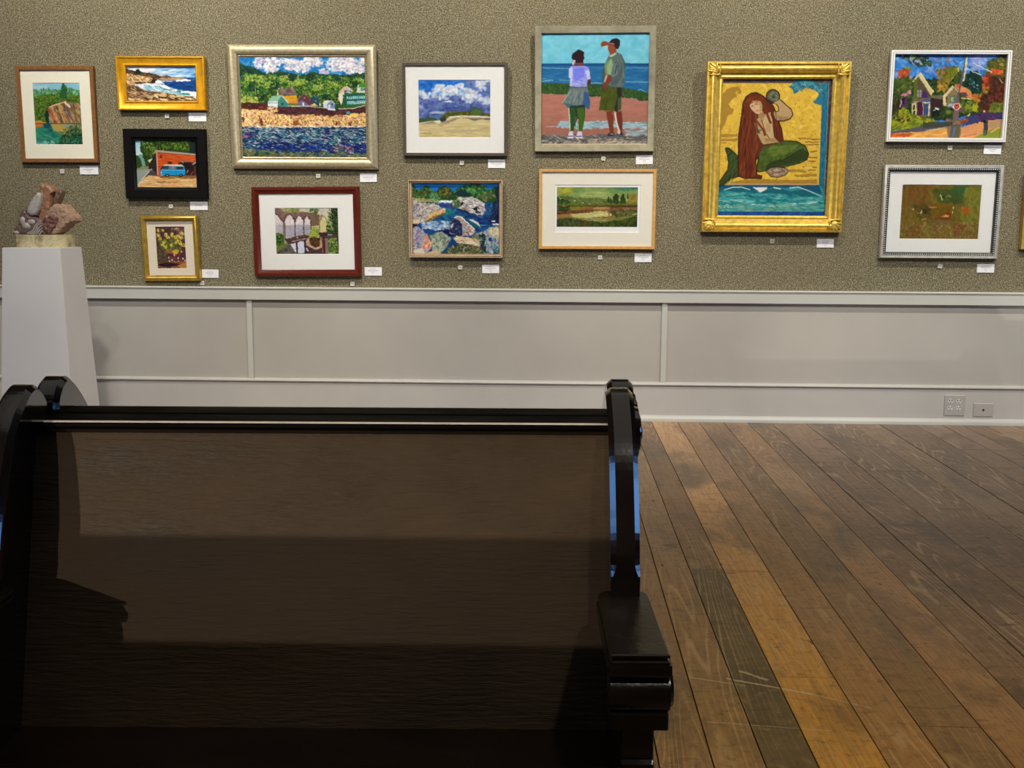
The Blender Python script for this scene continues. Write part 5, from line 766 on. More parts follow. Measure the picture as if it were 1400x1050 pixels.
def ring(bm,w,h,prof):
    """mitred moulding: prof = (inset from the outer edge, distance out from the wall)"""
    rows=[]
    for ins,d in prof:
        x=w/2-ins;z=h/2-ins; rows.append([bm.verts.new(p) for p in ((-x,-d,-z),(x,-d,-z),(x,-d,z),(-x,-d,z))])
    for r0,r1 in zip(rows[:-1],rows[1:]):
        for i in range(4): bm.faces.new((r0[i],r0[(i+1)%4],r1[(i+1)%4],r1[i]))
def arc(i0,d0,i1,d1,bul,n=6):
    """points bulging outwards between two profile points"""
    return [(i0+(i1-i0)*t, d0+(d1-d0)*t+bul*math.sin(math.pi*t)) for t in [k/n for k in range(n+1)]]
def picture(name,label,cx,zb,w,h,tilt,roll,prof,fmat,pic,pw,ph,du=0,dv=0,glass=False,mat=None,canvas='canvas',sight=None,extra=None,shine=None):
    """a framed picture hung on the wall, bottom edge touching it, top leaning out by tilt degrees; (du,dv) shifts the picture in its frame"""
    yb=WY-.003
    t=thing(name,label,'picture',(cx,yb,zb),(R(tilt),R(roll),0),'framed pictures hung on the wall')
    up=(0,0,h/2)
    bm=bmesh.new(); ring(bm,w,h,prof); o=obj('frame',bm,fmat,t,True); o.location=up
    dep=min(prof[-1][1],prof[-2][1])
    bm=bmesh.new(); box(bm,-w/2+.006,w/2-.006,-.004,-.001,-h/2+.006,h/2-.006); o=obj('backing_board',bm,M['backing'],t); o.location=up
    ins=prof[-1][0]; iw,ih=w-2*ins,h-2*ins; d=prof[-1][1]
    if mat:
        # window mount: a board with a bevelled opening
        bm=bmesh.new(); ow,oh=pw,ph; bv=.0022
        O=[(-iw/2-.002,-ih/2-.002),(iw/2+.002,-ih/2-.002),(iw/2+.002,ih/2+.002),(-iw/2-.002,ih/2+.002)]
        I=[(du-ow/2,dv-oh/2),(du+ow/2,dv-oh/2),(du+ow/2,dv+oh/2),(du-ow/2,dv+oh/2)]
        J=[(du-ow/2-bv,dv-oh/2-bv),(du+ow/2+bv,dv-oh/2-bv),(du+ow/2+bv,dv+oh/2+bv),(du-ow/2-bv,dv+oh/2+bv)]
        y1=-(d+.001);y0=-(d-.0015)
        A=[bm.verts.new((x,y1,z)) for x,z in O];B=[bm.verts.new((x,y1,z)) for x,z in J];Cc=[bm.verts.new((x,y0,z)) for x,z in I]
        for i in range(4): bm.faces.new((A[i],A[(i+1)%4],B[(i+1)%4],B[i])); bm.faces.new((B[i],B[(i+1)%4],Cc[(i+1)%4],Cc[i]))
        o=obj('mat_board',bm,M[mat],t); o.location=up
        if sight:    # an inner sheet seen between the opening and the image
            bm=bmesh.new(); sw,sh,su,sv=sight; 
            box(bm,du-ow/2-.004,du+ow/2+.004,-(d-.0018),-(d-.0026),dv-oh/2-.004,dv+oh/2+.004); o=obj('print_margin',bm,M['white'],t); o.location=up
            me=canvas_mesh(pic,sw,sh); o=obj('artwork',me,M[canvas],t); o.location=(su,-(d-.0013),h/2+sv)
        else:
            me=canvas_mesh(pic,pw+.006,ph+.006); o=obj('artwork',me,M[canvas],t); o.location=(du,-(d-.0018),h/2+dv)
    else:
        me=canvas_mesh(pic,pw,ph); o=obj('artwork',me,M[canvas],t); o.location=(du,-(d-.0004) if pw>=iw-.001 else -(d+.0006),h/2+dv)
    if extra: extra(t,w,h,up)
    if glass:
        bm=bmesh.new(); box(bm,-iw/2-.001,iw/2+.001,-(d+.0042),-(d+.0026),-ih/2-.001,ih/2+.001); o=obj('glazing',bm,M['glass'],t); o.location=up
    return t
def flat(wid,dep,lip=.004,inn=None):
    """plain square moulding of width wid, depth dep"""
    inn=inn if inn is not None else dep-.010
    return [(0,0),(0,dep-.0015),(.0015,dep),(wid-.0015,dep),(wid,dep-.0015),(wid,inn)]
# ---- the fourteen pictures
silver_prof=[(0,0),(0,.022),(.003,.026)]+arc(.003,.026,.05,.030,.012)+[(.052,.022)]
def liner(ins,wid,d,mat,name='liner'):
    def f(t,w,h,up):
        bm=bmesh.new(); ring(bm,w-2*ins,h-2*ins,[(0,d-.012),(0,d),(wid*.5,d+.003),(wid,d),(wid,d-.012)]); o=obj(name,bm,mat,t,True); o.location=up
    return f
def beads(ins,d,r,step,mat):
    def f(t,w,h,up):
        bm=bmesh.new(); W2,H2=w/2-ins,h/2-ins
        nx=int(2*W2/step);nz=int(2*H2/step); pts=[]
        for i in range(nx+1):
            x=-W2+2*W2*i/nx; pts+=[(x,-H2),(x,H2)]
        for i in range(1,nz):
            z=-H2+2*H2*i/nz; pts+=[(-W2,z),(W2,z)]
        for x,z in pts: bmesh.ops.create_icosphere(bm,subdivisions=1,radius=r,matrix=Matrix.Translation((x,-d,z)))
        o=obj('beading',bm,mat,t,True); o.location=up; o['label']='row of small light beads'
    return f
def both(*fs):
    def f(*a):
        for g in fs: g(*a)
    return f
picture('framed_picture','quarry lake watercolour with cream mat in a narrow brown wood frame, above the stone sculpture',-2.757,1.421,.433,.519,1,-.1,flat(.0215,.024),M['walnut'],'quarry',.261,.329,0,.004,True,'mat_cream','paper')
picture('framed_picture','small wide painting of surf on a rocky shore in a bright gold frame',-2.169,1.705,.489,.286,1.5,.15,[(0,0),(0,.026),(.002,.030),(.006,.031),(.009,.027),(.011,.025),(.038,.020),(.041,.024),(.046,.025),(.0505,.021),(.0505,.010)],M['gold'],'surf',.387,.189,-.002,0,canvas='canvas')
picture('framed_picture','blue van beside a red barn, painting in a wide flat black frame',-2.161,1.227,.459,.377,1,.1,[(0,0),(0,.030),(.003,.032),(.044,.030),(.047,.027),(.050,.024),(.0605,.020),(.0605,.010)],M['black'],'van',.339,.257,-.002,0,canvas='canvas')
picture('framed_picture','small upright picture of yellow daffodils with ivory mat in a deep gold frame',-2.150,.769,.323,.364,2,-.6,[(0,0),(0,.018),(.002,.024)]+arc(.002,.024,.024,.026,.008)+[(.025,.018),(.027,.016),(.0305,.016),(.031,.010)],M['goldd'],'daffodils',.163,.231,-.001,.003,True,'mat_ivory','paper')
picture('framed_picture','large impressionist harbour village with rocks and dark blue water in a wide champagne silver frame',-1.383,1.391,.811,.659,3,.15,silver_prof,M['silver'],'harbour',.684,.527,.0,0,extra=both(liner(.052,.0125,.021,M['bead'],'beaded_liner'),beads(.0575,.0245,.0034,.0125,M['silver'])))
picture('framed_picture','watercolour of stone cloister arches and plants in a reddish mahogany frame',-1.379,.800,.600,.493,1,-.5,[(0,0),(0,.027),(.002,.029),(.017,.029),(.019,.025),(.022,.024),(.034,.020),(.037,.018),(.037,.010)],M['mahog'],'arches',.351,.252,-.001,.003,True,'mat_white','paper')
picture('framed_picture','watercolour of sand dunes under white clouds in a thin dark grey frame',-.552,1.463,.570,.494,2.5,0,flat(.0165,.030),M['grey'],'dunes',.389,.302,-.003,.004,True,'mat_white','paper')
def lip(t,w,h,up):
    bm=bmesh.new(); ring(bm,w-.001,h-.001,[(0,.026),(0,.034),(.003,.034),(.003,.026)]); ring(bm,w-.018,h-.018,[(0,.016),(0,.023),(.003,.023),(.003,.012)]); o=obj('gilt_lip',bm,M['bronzel'],t); o.location=up; o['label']='pale gold lip of the frame'
picture('framed_picture','painting of white boulders in a blue mountain river in a slim bronze frame',-.549,.912,.516,.421,3,-.1,[(0,0),(0,.032),(.003,.033),(.003,.016),(.018,.016),(.018,.008)],M['bronze'],'river',.482,.387,0,0,extra=lip)
picture('framed_picture','man and woman looking out to sea from a beach, painting in flat silver frame',.207,1.490,.647,.654,4,-.3,[(0,0),(0,.026),(.002,.028),(.034,.024),(.036,.022),(.036,.012)],M['silver2'],'beach',.577,.584,.001,-.001)
picture('framed_picture','long green marsh landscape print with double cream mat in a light maple frame',.229,.961,.639,.434,2,-.1,flat(.0165,.028),M['maple'],'marsh',.465,.254,.001,.003,True,'mat_pale','paper',sight=(.442,.215,0,.012))
def carving(t,w,h,up):
    for n,(sx,sz) in enumerate(((-1,1),(1,1),(1,-1),(-1,-1))):
        bm=bmesh.new(); rr=random.Random(n)
        for k,(a,b,ang,l,wd) in enumerate([(.030,.052,10,.040,.013),(.045,.034,70,.038,.012),(.052,.068,-8,.036,.010),(.026,.036,45,.034,.016),(.070,.030,84,.034,.009),(.040,.044,40,.030,.010)]):
            for (u,v,g) in ((a,b,ang),(b,a,90-ang)):
                m=Matrix.Translation((sx*(w/2-u),-.046,sz*(h/2-v)))@Matrix.Rotation(R((g)*(-sx*sz)),4,'Y')@Matrix.Diagonal((l*.72,.010,wd*.55,1))
                bmesh.ops.create_icosphere(bm,subdivisions=2,radius=1,matrix=m)
        o=obj('corner_carving',bm,M['goldo'],t,True); o.location=up
picture('framed_picture','large painting of a red-haired mermaid on gold leaf in an ornate carved gold frame',1.178,1.060,.759,.899,3,0,[(0,0),(0,.036),(.002,.046),(.012,.048),(.014,.040),(.017,.036)]+arc(.019,.038,.052,.040,.014)+[(.055,.034),(.058,.030),(.071,.026),(.075,.030),(.080,.031),(.085,.027),(.0895,.022),(.0895,.012)],M['goldo'],'mermaid',.583,.723,.0,.0,extra=carving)
def fl(t,w,h,up):
    bm=bmesh.new(); ring(bm,w-.018,h-.018,[(0,.0295),(0,.0303),(.002,.0303),(.002,.0295)]); o=obj('dark_line',bm,M['grey'],t); o.location=up; o['label']='thin dark line on the white frame'  # thin dark grey band round the face of the white frame
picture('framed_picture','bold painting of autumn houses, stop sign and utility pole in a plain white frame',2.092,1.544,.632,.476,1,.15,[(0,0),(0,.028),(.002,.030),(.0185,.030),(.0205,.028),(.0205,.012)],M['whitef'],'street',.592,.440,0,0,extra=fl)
def rope(t,w,h,up):
    bm=bmesh.new(); ring(bm,w-.0345,h-.0345,[(0,.016),(0,.026),(.010,.024),(.0165,.019),(.0165,.010)]); o=obj('dark_liner',bm,M['rope'],t,True); o.location=up; o['label']='dark inner band of the frame'
picture('framed_picture','brown and green print of hummingbirds with white mat in a silver rope-beaded frame',2.090,.921,.634,.501,1,.1,[(0,0),(0,.026),(.003,.032),(.007,.033),(.009,.029),(.012,.030),(.016,.030),(.0175,.026),(.0175,.010)],M['pewter'],'hummingbird',.421,.289,.001,0,True,'mat_white','paper',extra=both(rope,beads(.0225,.0275,.0040,.0115,M['pewter'])))
picture('framed_picture','gold framed picture with a warm brown scene, at the right edge of the photo',2.528+.26,.972,.52,.42,1.5,0,[(0,0),(0,.022),(.003,.028),(.02,.024),(.03,.020),(.034,.016),(.034,.010)],M['goldd'],'warm',.452,.352)

# ---- title cards and number tags
CARDS=[(-2.604,1.38,.107,0,4,'brown wood framed quarry lake watercolour'),(-1.981,1.67,.101,0,2,'gold framed surf painting'),(-1.991,1.186,.102,0,2,'black framed van painting'),(-1.94,.809,.098,0,4,'gold framed daffodils, to its right'),(-1.036,1.344,.097,-.5,3,'harbour village painting'),(-1.016,.828,.1,0,4,'mahogany framed arches, to its right'),(-.326,1.422,.097,0,3,'grey framed dunes watercolour'),(-.357,.846,.098,0,4,'bronze framed river painting'),(.483,1.446,.095,-1,4,'silver framed beach painting'),(.488,.913,.097,0,4,'maple framed marsh print'),(1.483,.999,.095,0,4,'ornate gold mermaid frame'),(2.353,1.505,.095,.6,3,'white framed street painting'),(2.359,.868,.096,0,4,'silver framed hummingbird print')]
rnd=random.Random(9)
for x,z,w,rot,nl,what in CARDS:
    w=w-.003; h=.047
    t=thing('title_card','white title card on the wall by the '+what if 'right' in what else 'white title card on the wall below the '+what,'card',(x,WY-.001,z),(0,R(rot),0),'title cards beside the pictures')
    bm=bmesh.new(); box(bm,-w/2,w/2,-.0035,0,-h/2,h/2,.0004,1); obj('card',bm,M['white'],t)
    bm=bmesh.new(); zz=.013 if nl==4 else .009
    for k in range(nl):
        L=(.040,.052,.022,.014)[k]*rnd.uniform(.75,1.15) if nl!=3 or k else .078
        th=.0022 if k==1 or (nl==3 and k==0) else .0014; xx=-L/2+rnd.uniform(-.002,.002); e=L/2
        while xx<e-.003:       # words of small print
            wl=rnd.uniform(.005,.012); box(bm,xx,min(e,xx+wl),-.0039,-.0034,zz-th/2,zz+th/2); xx+=wl+.0012
        zz-=.0085
    obj('small_print',bm,M['ink'],t)
TAGS=[(-2.756,1.373,0,'quarry lake watercolour'),(-2.151,1.675,0,'gold framed surf painting'),(-2.149,1.183,0,'black framed van painting'),(-1.987,.756,4,'lower right corner of the daffodils frame'),(-1.315,1.353,-2,'harbour village painting'),(-1.134,.758,3,'mahogany framed arches'),(-.518,1.426,0,'grey framed dunes watercolour'),(-.527,.854,0,'bronze framed river painting'),(.259,1.452,4,'silver framed beach painting'),(.25,.914,0,'maple framed marsh print'),(1.193,1.009,3,'ornate gold mermaid frame'),(2.126,1.514,0,'white framed street painting'),(2.112,.878,9,'silver framed hummingbird print')]
for x,z,rot,what in TAGS:
    s=.0115
    t=thing('number_tag','tiny square number tag on the wall under the '+what,'tag',(x,WY-.001,z),(0,R(rot),0),'number tags under the pictures')
    bm=bmesh.new(); box(bm,-s,s,-.006,0,-s,s,.0006,1); obj('tag_square',bm,M['tagc'],t)
    bm=bmesh.new(); box(bm,-.006,-.002,-.0065,-.0058,-.002,.003); box(bm,-.0005,.006,-.0065,-.0058,-.002,.003); obj('print_mark',bm,M['ink'],t)

# ---- electric plates on the baseboard
fy=WY-.024
t=thing('outlet_plate','square double-gang outlet plate with four sockets on the baseboard','outlet',(2.2295,fy,.109),(0,0,0))
bm=bmesh.new(); w,h=.0575,.059
def plate(bm,w,h,d=.006,b=.004):
    A=[bm.verts.new((x,0,z)) for x,z in ((-w,-h),(w,-h),(w,h),(-w,h))]; B=[bm.verts.new((x,-d,z)) for x,z in ((-w+b,-h+b),(w-b,-h+b),(w-b,h-b),(-w+b,h-b))]
    bm.faces.new(A);bm.faces.new(B)
    for i in range(4): bm.faces.new((A[i],A[(i+1)%4],B[(i+1)%4],B[i]))
plate(bm,w,h); obj('cover_plate',bm,M['plate'],t)
for sx in (-1,1):
    for sz in (-1,1):
        cx,cz=sx*.0225-.001,sz*.0195+.004
        bm=bmesh.new(); cyl(bm,(cx,-.0055,cz),.0145,-.0025,'y',20); so=obj('socket',bm,M['socket'],t)
        bm=bmesh.new(); box(bm,cx-.0090,cx-.0050,-.0086,-.0078,cz,cz+.0100); box(bm,cx+.0050,cx+.0090,-.0086,-.0078,cz,cz+.0100); cyl(bm,(cx,-.0078,cz-.0078),.0034,-.0008,'y',10); obj('slots',bm,M['dark'],so)
t=thing('blank_plate','low rectangular wall plate with one round hole, right of the outlets on the baseboard','wall plate',(2.3885,fy,.085),(0,0,0))
bm=bmesh.new(); plate(bm,.0565,.0385); obj('cover_plate',bm,M['plate'],t)
bm=bmesh.new(); cyl(bm,(0,-.0058,0),.0066,-.0006,'y',16); obj('jack_hole',bm,M['dark'],t)
for sx in (-1,1):
    bm=bmesh.new(); cyl(bm,(sx*.041,-.0058,0),.0034,-.0008,'y',12); obj('screw',bm,M['pewter'],t)

# ---- pedestal and sculpture
PX0,PX1,PY0,PY1,PZ=-2.522,-2.253,4.95,5.18,.977
t=thing('pedestal','tall white painted display pedestal, slightly tapered, carrying the stone sculpture','pedestal',((PX0+PX1)/2,(PY0+PY1)/2,0))
bm=bmesh.new(); hw,hd,e=(PX1-PX0)/2,(PY1-PY0)/2,.044
bot=[bm.verts.new((sx*(hw+e),sy*(hd+e),0)) for sx,sy in ((-1,-1),(1,-1),(1,1),(-1,1))]; top=[bm.verts.new((sx*hw,sy*hd,PZ)) for sx,sy in ((-1,-1),(1,-1),(1,1),(-1,1))]
bm.faces.new(bot);bm.faces.new(top)
for i in range(4): bm.faces.new((bot[i],bot[(i+1)%4],top[(i+1)%4],top[i]))
bmesh.ops.bevel(bm,geom=list(bm.edges),offset=.002,segments=2,affect='EDGES'); obj('column',bm,M['plinth'],t)
cr=bpy.data.objects  # crumpled paper label
bm=bmesh.new(); v=[bm.verts.new(p) for p in ((-.018,-.008,.0),(.010,-.012,.004),(.016,.010,.0),(-.012,.012,.010),(0,0,.013))]
for a,b in ((0,1),(1,2),(2,3),(3,0)): bm.faces.new((v[a],v[b],v[4]))
bm.faces.new((v[3],v[2],v[1],v[0]))
o=obj('curled_paper',bm,M['white']); o.location=(-2.285,5.15,PZ); tag(o,'small curled white paper scrap on the back corner of the pedestal top','paper')
def stone(name,c1,c2,rough,sc=60,bmp=.5,gloss=0):
    tt=NT(name); v=tt.coord(); a=tt.noise(v,sc,5,.65,.6); b=tt.noise(v,14,3,.5,1.)
    tt.l(tt.mix(b,tt.ramp(a,[(.3,lin(c1)),(.7,lin(c2))]),lin(tuple((x+y)//2 for x,y in zip(c1,c2)))),tt.b.inputs['Base Color']); tt.b.inputs['Roughness'].default_value=rough; tt.bump(a,bmp,.006); return tt.m
sculpt=thing('stone_sculpture','small carved reddish brown alabaster sculpture on a marble block, on the white pedestal','sculpture',(-2.375,5.065,PZ))
OX,OZ=-2.395+2.375,1.036-PZ
def sp(zx,zy): return (OX+(zx-440)*.000355, OZ+(815-zy)*.000358)
tex=bpy.data.textures.new('stone_chips','CLOUDS'); tex.noise_scale=.012
def chunk(name,pts,y0,y1,mat,parent=sculpt,vox=.0028,disp=.003,sm=3,label=None):
    bm=bmesh.new(); P=[sp(*p) for p in pts]; cx=sum(p[0] for p in P)/len(P); cz=sum(p[1] for p in P)/len(P)
    A=[bm.verts.new((x,y0+.25*(y1-y0)*0,z)) for x,z in P]; B=[bm.verts.new((x,y1,z)) for x,z in P]
    F_=[bm.verts.new((cx+(x-cx)*.78,y0-.008,cz+(z-cz)*.82)) for x,z in P]
    bm.faces.new(F_);bm.faces.new(B[::-1]); n=len(P)
    for i in range(n): bm.faces.new((F_[i],F_[(i+1)%n],A[(i+1)%n],A[i])); bm.faces.new((A[i],A[(i+1)%n],B[(i+1)%n],B[i]))
    bmesh.ops.triangulate(bm,faces=list(bm.faces))
    o=obj(name,bm,mat,parent); m=o.modifiers.new('r','REMESH'); m.mode='VOXEL'; m.voxel_size=vox; m.use_smooth_shade=True
    m=o.modifiers.new('s','SMOOTH'); m.iterations=sm; m.factor=.5
    if disp: m=o.modifiers.new('d','DISPLACE'); m.texture=tex; m.strength=disp*2; m.mid_level=.5; m.texture_coords='LOCAL'
    if label: o['label']=label
    return o
mb=NT('marble_block'); v=mb.coord(); a=mb.noise(v,9,5,.6,1.5); mb.l(mb.ramp(a,[(.35,lin((150,130,92))),(.5,lin((206,194,152))),(.62,lin((178,164,122))),(.7,lin((222,212,180)))]),mb.b.inputs['Base Color']); mb.b.inputs['Roughness'].default_value=.3
bm=bmesh.new(); x0,x1=-2.478+2.375,-2.262+2.375; y0,y1=-.065,.07; r=.03
pts=[(x0,y0),(x1-.05,y0)]+[(x1-.05+.05*math.sin(R(a)),y0+.05-.05*math.cos(R(a))) for a in (15,30,45,60,75,90)]+[(x1,y1),(x0,y1)]
A=[bm.verts.new((x,y,0)) for x,y in pts];B=[bm.verts.new((x,y,.059)) for x,y in pts]; bm.faces.new(A[::-1]);bm.faces.new(B)
for i in range(len(pts)): bm.faces.new((A[i],A[(i+1)%len(pts)],B[(i+1)%len(pts)],B[i]))
obj('marble_block',bm,mb.m,sculpt)['label']='pale veined marble block under the carving'
s_grey=stone('stone_grey_carved',(70,48,46),(134,108,102),.4,40,.4); s_leaf=stone('stone_polished_grey',(128,120,112),(205,198,190),.22,70,.25); s_or=stone('stone_orange_brown',(92,54,38),(184,138,104),.35,50,.5); s_br=stone('stone_dark_brown',(70,50,40),(132,106,84),.5,50,.5); s_pk=stone('stone_rough_pink',(112,74,60),(212,182,150),.65,90,1.); s_dk=stone('stone_hollow_red',(52,30,28),(158,108,94),.5,110,1.); s_rg=stone('stone_ridge_grey',(130,120,112),(190,180,170),.3,50,.3)
chunk('back_slab',[(680,250),(742,238),(752,262),(700,390),(630,520),(560,640),(560,560),(620,450),(632,330)],.01,.05,s_br)
chunk('back_wing',[(415,268),(470,268),(500,300),(560,420),(480,600),(340,520),(335,450),(400,330),(430,300)],.01,.045,s_br)
chunk('stone_column',[(498,270),(498,165),(522,152),(556,178),(600,172),(655,205),(682,258),(632,305),(618,450),(600,560),(540,660),(440,680),(470,560),(530,420),(545,320)],-.02,.035,s_or)
chunk('carved_foot',[(145,815),(165,745),(215,700),(240,610),(262,520),(315,495),(352,560),(470,600),(548,630),(560,815)],-.045,.04,s_grey)
chunk('rough_block',[(535,815),(528,700),(550,590),(610,490),(680,425),(800,425),(855,490),(945,592),(948,640),(900,665),(850,680),(740,780),(680,815)],-.03,.055,s_pk,disp=.005,sm=1,label='rough pinkish block at the right of the carving')
chunk('dark_hollow',[(545,800),(540,690),(560,620),(640,560),(700,560),(740,600),(735,660),(660,760),(620,805)],-.040,-.01,s_dk,disp=.009,sm=0)
chunk('polished_leaf',[(505,276),(535,290),(545,320),(535,400),(500,500),(460,565),(400,578),(352,545),(350,505),(385,430),(440,350)],-.052,-.01,s_leaf,disp=.0008,sm=2,label='smooth polished grey leaf shape')
for k,(cx,cy,rx,ry) in enumerate([(330,705,62,48),(400,655,58,40),(190,790,45,26),(285,640,40,60)]):
    bm=bmesh.new(); x,z=sp(cx,cy); bmesh.ops.create_icosphere(bm,subdivisions=3,radius=1,matrix=Matrix.Translation((x,-.048,z))@Matrix.Diagonal((rx*.000355,.012,ry*.000358,1))); obj('carved_boss',bm,s_rg,sculpt,True)
def tube(bm,pts,r,n=8):
    prev=None
    for i,p in enumerate(pts):
        p=Vector(p); d=(Vector(pts[min(i+1,len(pts)-1)])-Vector(pts[max(i-1,0)])).normalized(); a=d.orthogonal().normalized() if prev is None else (pa-d*pa.dot(d)).normalized(); pa=a; b=d.cross(a)
        rg=[bm.verts.new(p+(a*math.cos(2*math.pi*k/n)+b*math.sin(2*math.pi*k/n))*r) for k in range(n)]
        if prev:
            for k in range(n): bm.faces.new((prev[k],prev[(k+1)%n],rg[(k+1)%n],rg[k]))
        else: bm.faces.new(rg[::-1])
        prev=rg
    bm.faces.new(prev)
for q in [[(350,800),(420,770),(470,690),(535,640)],[(385,808),(450,775),(490,700),(540,665)],[(425,810),(475,780),(505,725),(542,700)],[(465,812),(500,780),(520,750),(545,735)],[(505,812),(525,790),(535,775),(548,765)]]:
    bm=bmesh.new(); P=[(sp(*p)[0],-.0585,sp(*p)[1]) for p in q]
    F=[]; 
    for i in range(len(P)-1):
        for k in range(4):
            F.append(tuple(P[i][j]+(P[i+1][j]-P[i][j])*k/4 for j in range(3)))
    F.append(P[-1]); tube(bm,F,.0038); obj('carved_ridge',bm,s_rg,sculpt,True)

# ---- pews. local frame: x along the seat, y towards the back, origin on the floor below the seat/back corner
PWID=.772; ET=.037
def smooth_curve(pts,n=4):
    out=[];L=len(pts)
    for i in range(L-1):
        p0,p1,p2,p3=[Vector(pts[max(0,min(L-1,i+k))]) for k in (-1,0,1,2)]
        for k in range(n):
            t=k/n; out.append(tuple(.5*((2*p1)+(-p0+p2)*t+(2*p0-5*p1+4*p2-p3)*t*t+(-p0+3*p1-3*p2+p3)*t**3)))
    out.append(tuple(pts[-1])); return out
top=smooth_curve([(.1485,.79),(.1485,.825),(.1462,.848),(.134,.866),(.117,.8775),(.103,.8795),(.085,.8735),(.061,.856),(.040,.8365),(.0265,.8195),(.009,.788),(-.012,.742),(-.026,.706),(-.033,.675),(-.036,.650)],4)
low=[(-.036,.625),(-.19,.625),(-.197,.60),(-.197,.500),(-.205,.498),(-.205,.470)]+smooth_curve([(-.205,.470),(-.215,.44),(-.26,.40),(-.33,.36),(-.375,.30),(-.385,.22),(-.37,.13),(-.375,.07)],3)[1:]+[(-.40,.06),(-.40,0),(.1485,0)]
OUT=top+low
def offset(pts,amt):
    n=len(pts);o=[]
    for i in range(n):
        a=Vector(pts[i-1]);b=Vector(pts[i]);c=Vector(pts[(i+1)%n]); d1=(b-a);d2=(c-b)
        if d1.length<1e-6: d1=d2
        if d2.length<1e-6: d2=d1
        n1=Vector((-d1.y,d1.x)).normalized();n2=Vector((-d2.y,d2.x)).normalized(); m=(n1+n2)
        if m.length<.3: m=n1
        m.normalize(); k=amt[i]/max(.5,m.dot(n1)); o.append((b.x+m.x*k,b.y+m.y*k))
    return o
def pew_end(x0,x1,side):
    """shaped end board with chamfered edge; chamfer dies out above the arm"""
    def am(z): return .0068 if z>.672 else (.0068*max(0,(z-.655)/.017) if z>.655 else .0008)
    amt=[am(p[1]) if i<len(top) else .0012 for i,p in enumerate(OUT)]
    sgn=1
    inn=offset(OUT,[a for a in amt])
    # make sure the offset goes inwards
    ar=lambda q: abs(sum(q[i][0]*q[(i+1)%len(q)][1]-q[(i+1)%len(q)][0]*q[i][1] for i in range(len(q))))
    if ar(inn)>ar(OUT): inn=offset(OUT,[-a for a in amt])
    bm=bmesh.new()
    rows=[]
    for x,pts,dx in ((x0,inn,0),(x0,OUT,1),(x1,OUT,-1),(x1,inn,0)):
        rows.append([bm.verts.new((x+dx*amt[i],p[0],p[1])) for i,p in enumerate(pts)])
    n=len(OUT)
    for a,b in zip(rows[:-1],rows[1:]):
        for i in range(n): bm.faces.new((a[i],a[(i+1)%n],b[(i+1)%n],b[i]))
    bm.faces.new(rows[0]); bm.faces.new(rows[-1][::-1])
    return bm
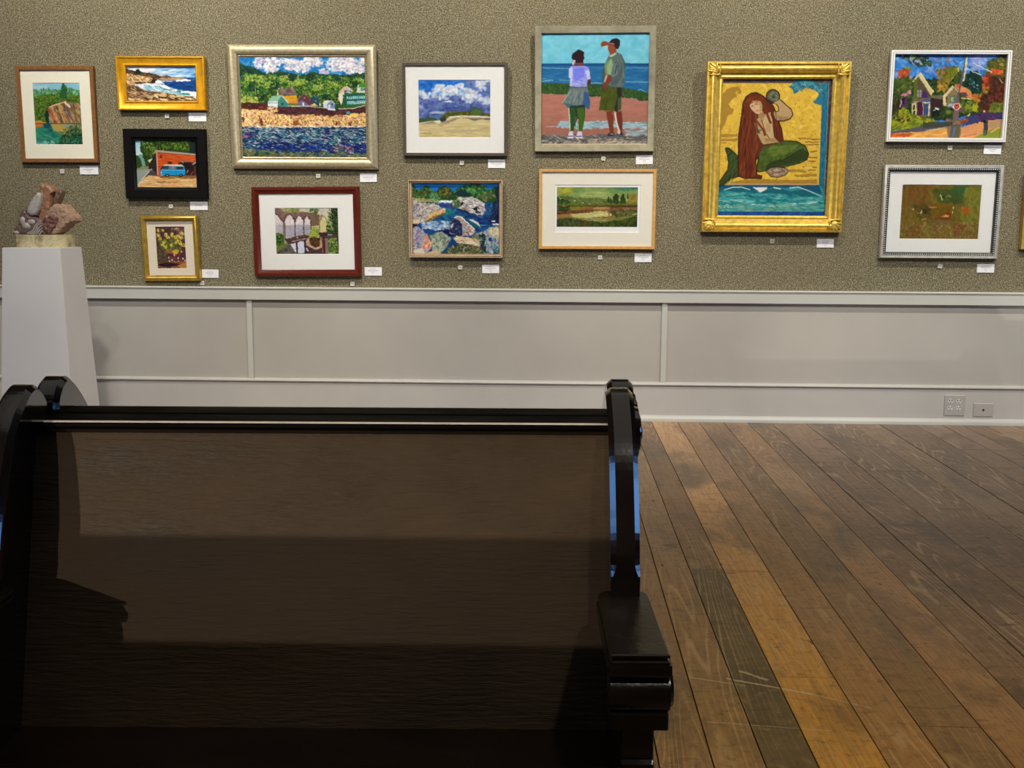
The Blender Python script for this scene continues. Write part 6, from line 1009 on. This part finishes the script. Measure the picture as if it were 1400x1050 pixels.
def make_pew(label):
    t=thing('pew',label,'pew',(0,0,0),(0,0,0),'two dark church pews standing back to back')
    bm=bmesh.new(); nseg=6
    prism(bm,[(0,.425),(.1003,.8165),(.118,.812),(.020,.425)],.0,PWID); obj('back_panel',bm,M['pew_back'],t)
    bm=bmesh.new()
    prism(bm,[(.092,.8215),(.0885,.8235)]+[(.0865+.0035*(1-math.sin(R(a)))*0+.0*a,.8265+.002*a/90) for a in (0,)]+[(.0868,.8300),(.0885,.8328),(.0915,.8338),(.142,.8338),(.147,.8320),(.147,.8215)],0,PWID); obj('top_rail',bm,M['pew_top'],t); bm=bmesh.new(); prism(bm,[(.0872,.8318),(.0874,.8330),(.0882,.8339),(.0894,.8342),(.0905,.8338),(.0905,.8325)],0,PWID); obj('rail_nosing',bm,M['pew_nose'],t,True)['label']='shiny front edge of the rail, pale highlight in its colour'  # the rail's highlight line is painted into the nosing colour
    bm=bmesh.new(); prism(bm,[(.1015,.8135)]+[(.1005-.0065*math.sin(R(a)),.8150+.0065*a/90) for a in (0,25,50,75,90)]+[(.094,.8218),(.112,.8218),(.112,.8135)],0,PWID); obj('cove_moulding',bm,M['pew'],t,True)
    bm=bmesh.new(); box(bm,0,PWID,.125,.147,.03,.8215); obj('rear_board',bm,M['pew'],t)
    bm=bmesh.new(); prism(bm,[(.03,.418),(.03,.438),(0,.4385),(-.06,.437),(-.25,.441),(-.385,.446),(-.398,.443),(-.402,.436),(-.398,.422),(-.385,.419)],0,PWID); obj('seat',bm,M['pew'],t)
    bm=bmesh.new(); box(bm,0,PWID,-.345,-.325,.09,.42,.002); obj('front_rail',bm,M['pew'],t)
    for s in (0,1):
        x0,x1=(-ET,0) if s==0 else (PWID,PWID+ET)
        e=obj('end_board',pew_end(x0,x1,s),M['pew_edge'],t)
        # round boss on the outer face near the top
        ox=x0 if s==0 else x1; sg=-1 if s==0 else 1
        bm=bmesh.new(); cyl(bm,(ox,.088,.822),.036,sg*.006,'x',40,.034); cyl(bm,(ox+sg*.006,.088,.822),.027,sg*.003,'x',36,.024); cyl(bm,(ox+sg*.009,.088,.822),.012,sg*.003,'x',24,.008); obj('round_boss',bm,M['pew_edge'],e,True)
        a0,a1=(x0-.012,x1+.0155) if s==0 else (x0-.0155,x1+.012)
        arm=bpy.data.meshes.new('arm_rest')
        bm=bmesh.new()
        # upper board of the arm with rounded back corners
        def board(z0,z1,g,yf,yb,rb=.016):
            X0,X1=a0-g,a1+g; pts=[(X0,yf),(X1,yf),(X1,yb-rb)]+[(X1-rb+rb*math.cos(R(a)),yb-rb+rb*math.sin(R(a))) for a in (20,45,70)]+[(X1-rb,yb),(X0+rb,yb)]+[(X0+rb-rb*math.sin(R(a)),yb-rb+rb*math.cos(R(a))) for a in (20,45,70)]+[(X0,yb-rb)]
            A=[bm.verts.new((x,y,z0)) for x,y in pts];B=[bm.verts.new((x,y,z1-.0015)) for x,y in pts]
            cx=(X0+X1)/2;cy=(yf+yb)/2; C_=[bm.verts.new((x+(.0018 if x<cx else -.0018),y+(.0018 if y<cy else -.0018),z1)) for x,y in pts]
            bm.faces.new(A[::-1]);bm.faces.new(C_); n=len(pts)
            for i in range(n): bm.faces.new((A[i],A[(i+1)%n],B[(i+1)%n],B[i])); bm.faces.new((B[i],B[(i+1)%n],C_[(i+1)%n],C_[i]))
        board(.6315,.6355,0,-.224,-.012); board(.6275,.6315,-.0025,-.2215,-.012); board(.6235,.6275,.0,-.2235,-.012)
        arm=obj('arm_rest',bm,M['pew'],t)
        bm=bmesh.new(); prism(bm,[(-.020,.6235),(-.020,.610),(-.226,.610)]+[(-.228,.613),(-.2285,.617),(-.226,.6235)],a0-.001,a1+.002); obj('arm_moulding',bm,M['pew'],arm,True)
        bm=bmesh.new(); c=(a0,-.199,.5855); cyl(bm,c,.0245,a1-a0+.002,'x',40); box(bm,a0,a1,-.199,-.030,.5985,.611); 
        obj('arm_scroll',bm,M['pew'],arm,True)
        bm=bmesh.new(); xo=a1+.002 if s else a0; sg=1 if s else -1
        cyl(bm,(xo,-.199,.5855),.0215,sg*.004,'x',36,.019); obj('scroll_disc',bm,M['pew_edge'],arm,True)
        bm=bmesh.new(); box(bm,a0+.002,a1+.001,-.2185,-.16,.5445,.565,.002); obj('scroll_block',bm,M['pew'],arm)
    return t
PA=R(2.06); PO=Vector((-.698,1.34,0)); ex=Vector((math.cos(PA),math.sin(PA),0)); ey=Vector((-math.sin(PA),math.cos(PA),0))
pew=make_pew('dark brown glossy pew in the foreground, seat and arms facing the camera'); pew.location=PO; pew.rotation_euler=(0,0,PA)
def copy_tree(o,parent=None):
    c=o.copy(); COL.objects.link(c); c.parent=parent
    for ch in list(o.children): copy_tree(ch,c)
    return c
p2=copy_tree(pew); p2['label']='second dark pew behind the first, back to back, mostly its end tops and rail visible'
# turned half round about the line where the two backs meet
q=PO+ex*(PWID+.009)+ey*.2985; p2.location=q; p2.rotation_euler=(0,0,PA+math.pi)

# unseen long pew, added as a light blocker: its back rail keeps the low lamps off the lower part of the pew in view
PWID=2.9
p3=make_pew('unseen long dark pew added on the near side to block the low lamps'); del p3['group']
p3.location=(.35,-.42,0); p3.rotation_euler=(0,0,math.pi)
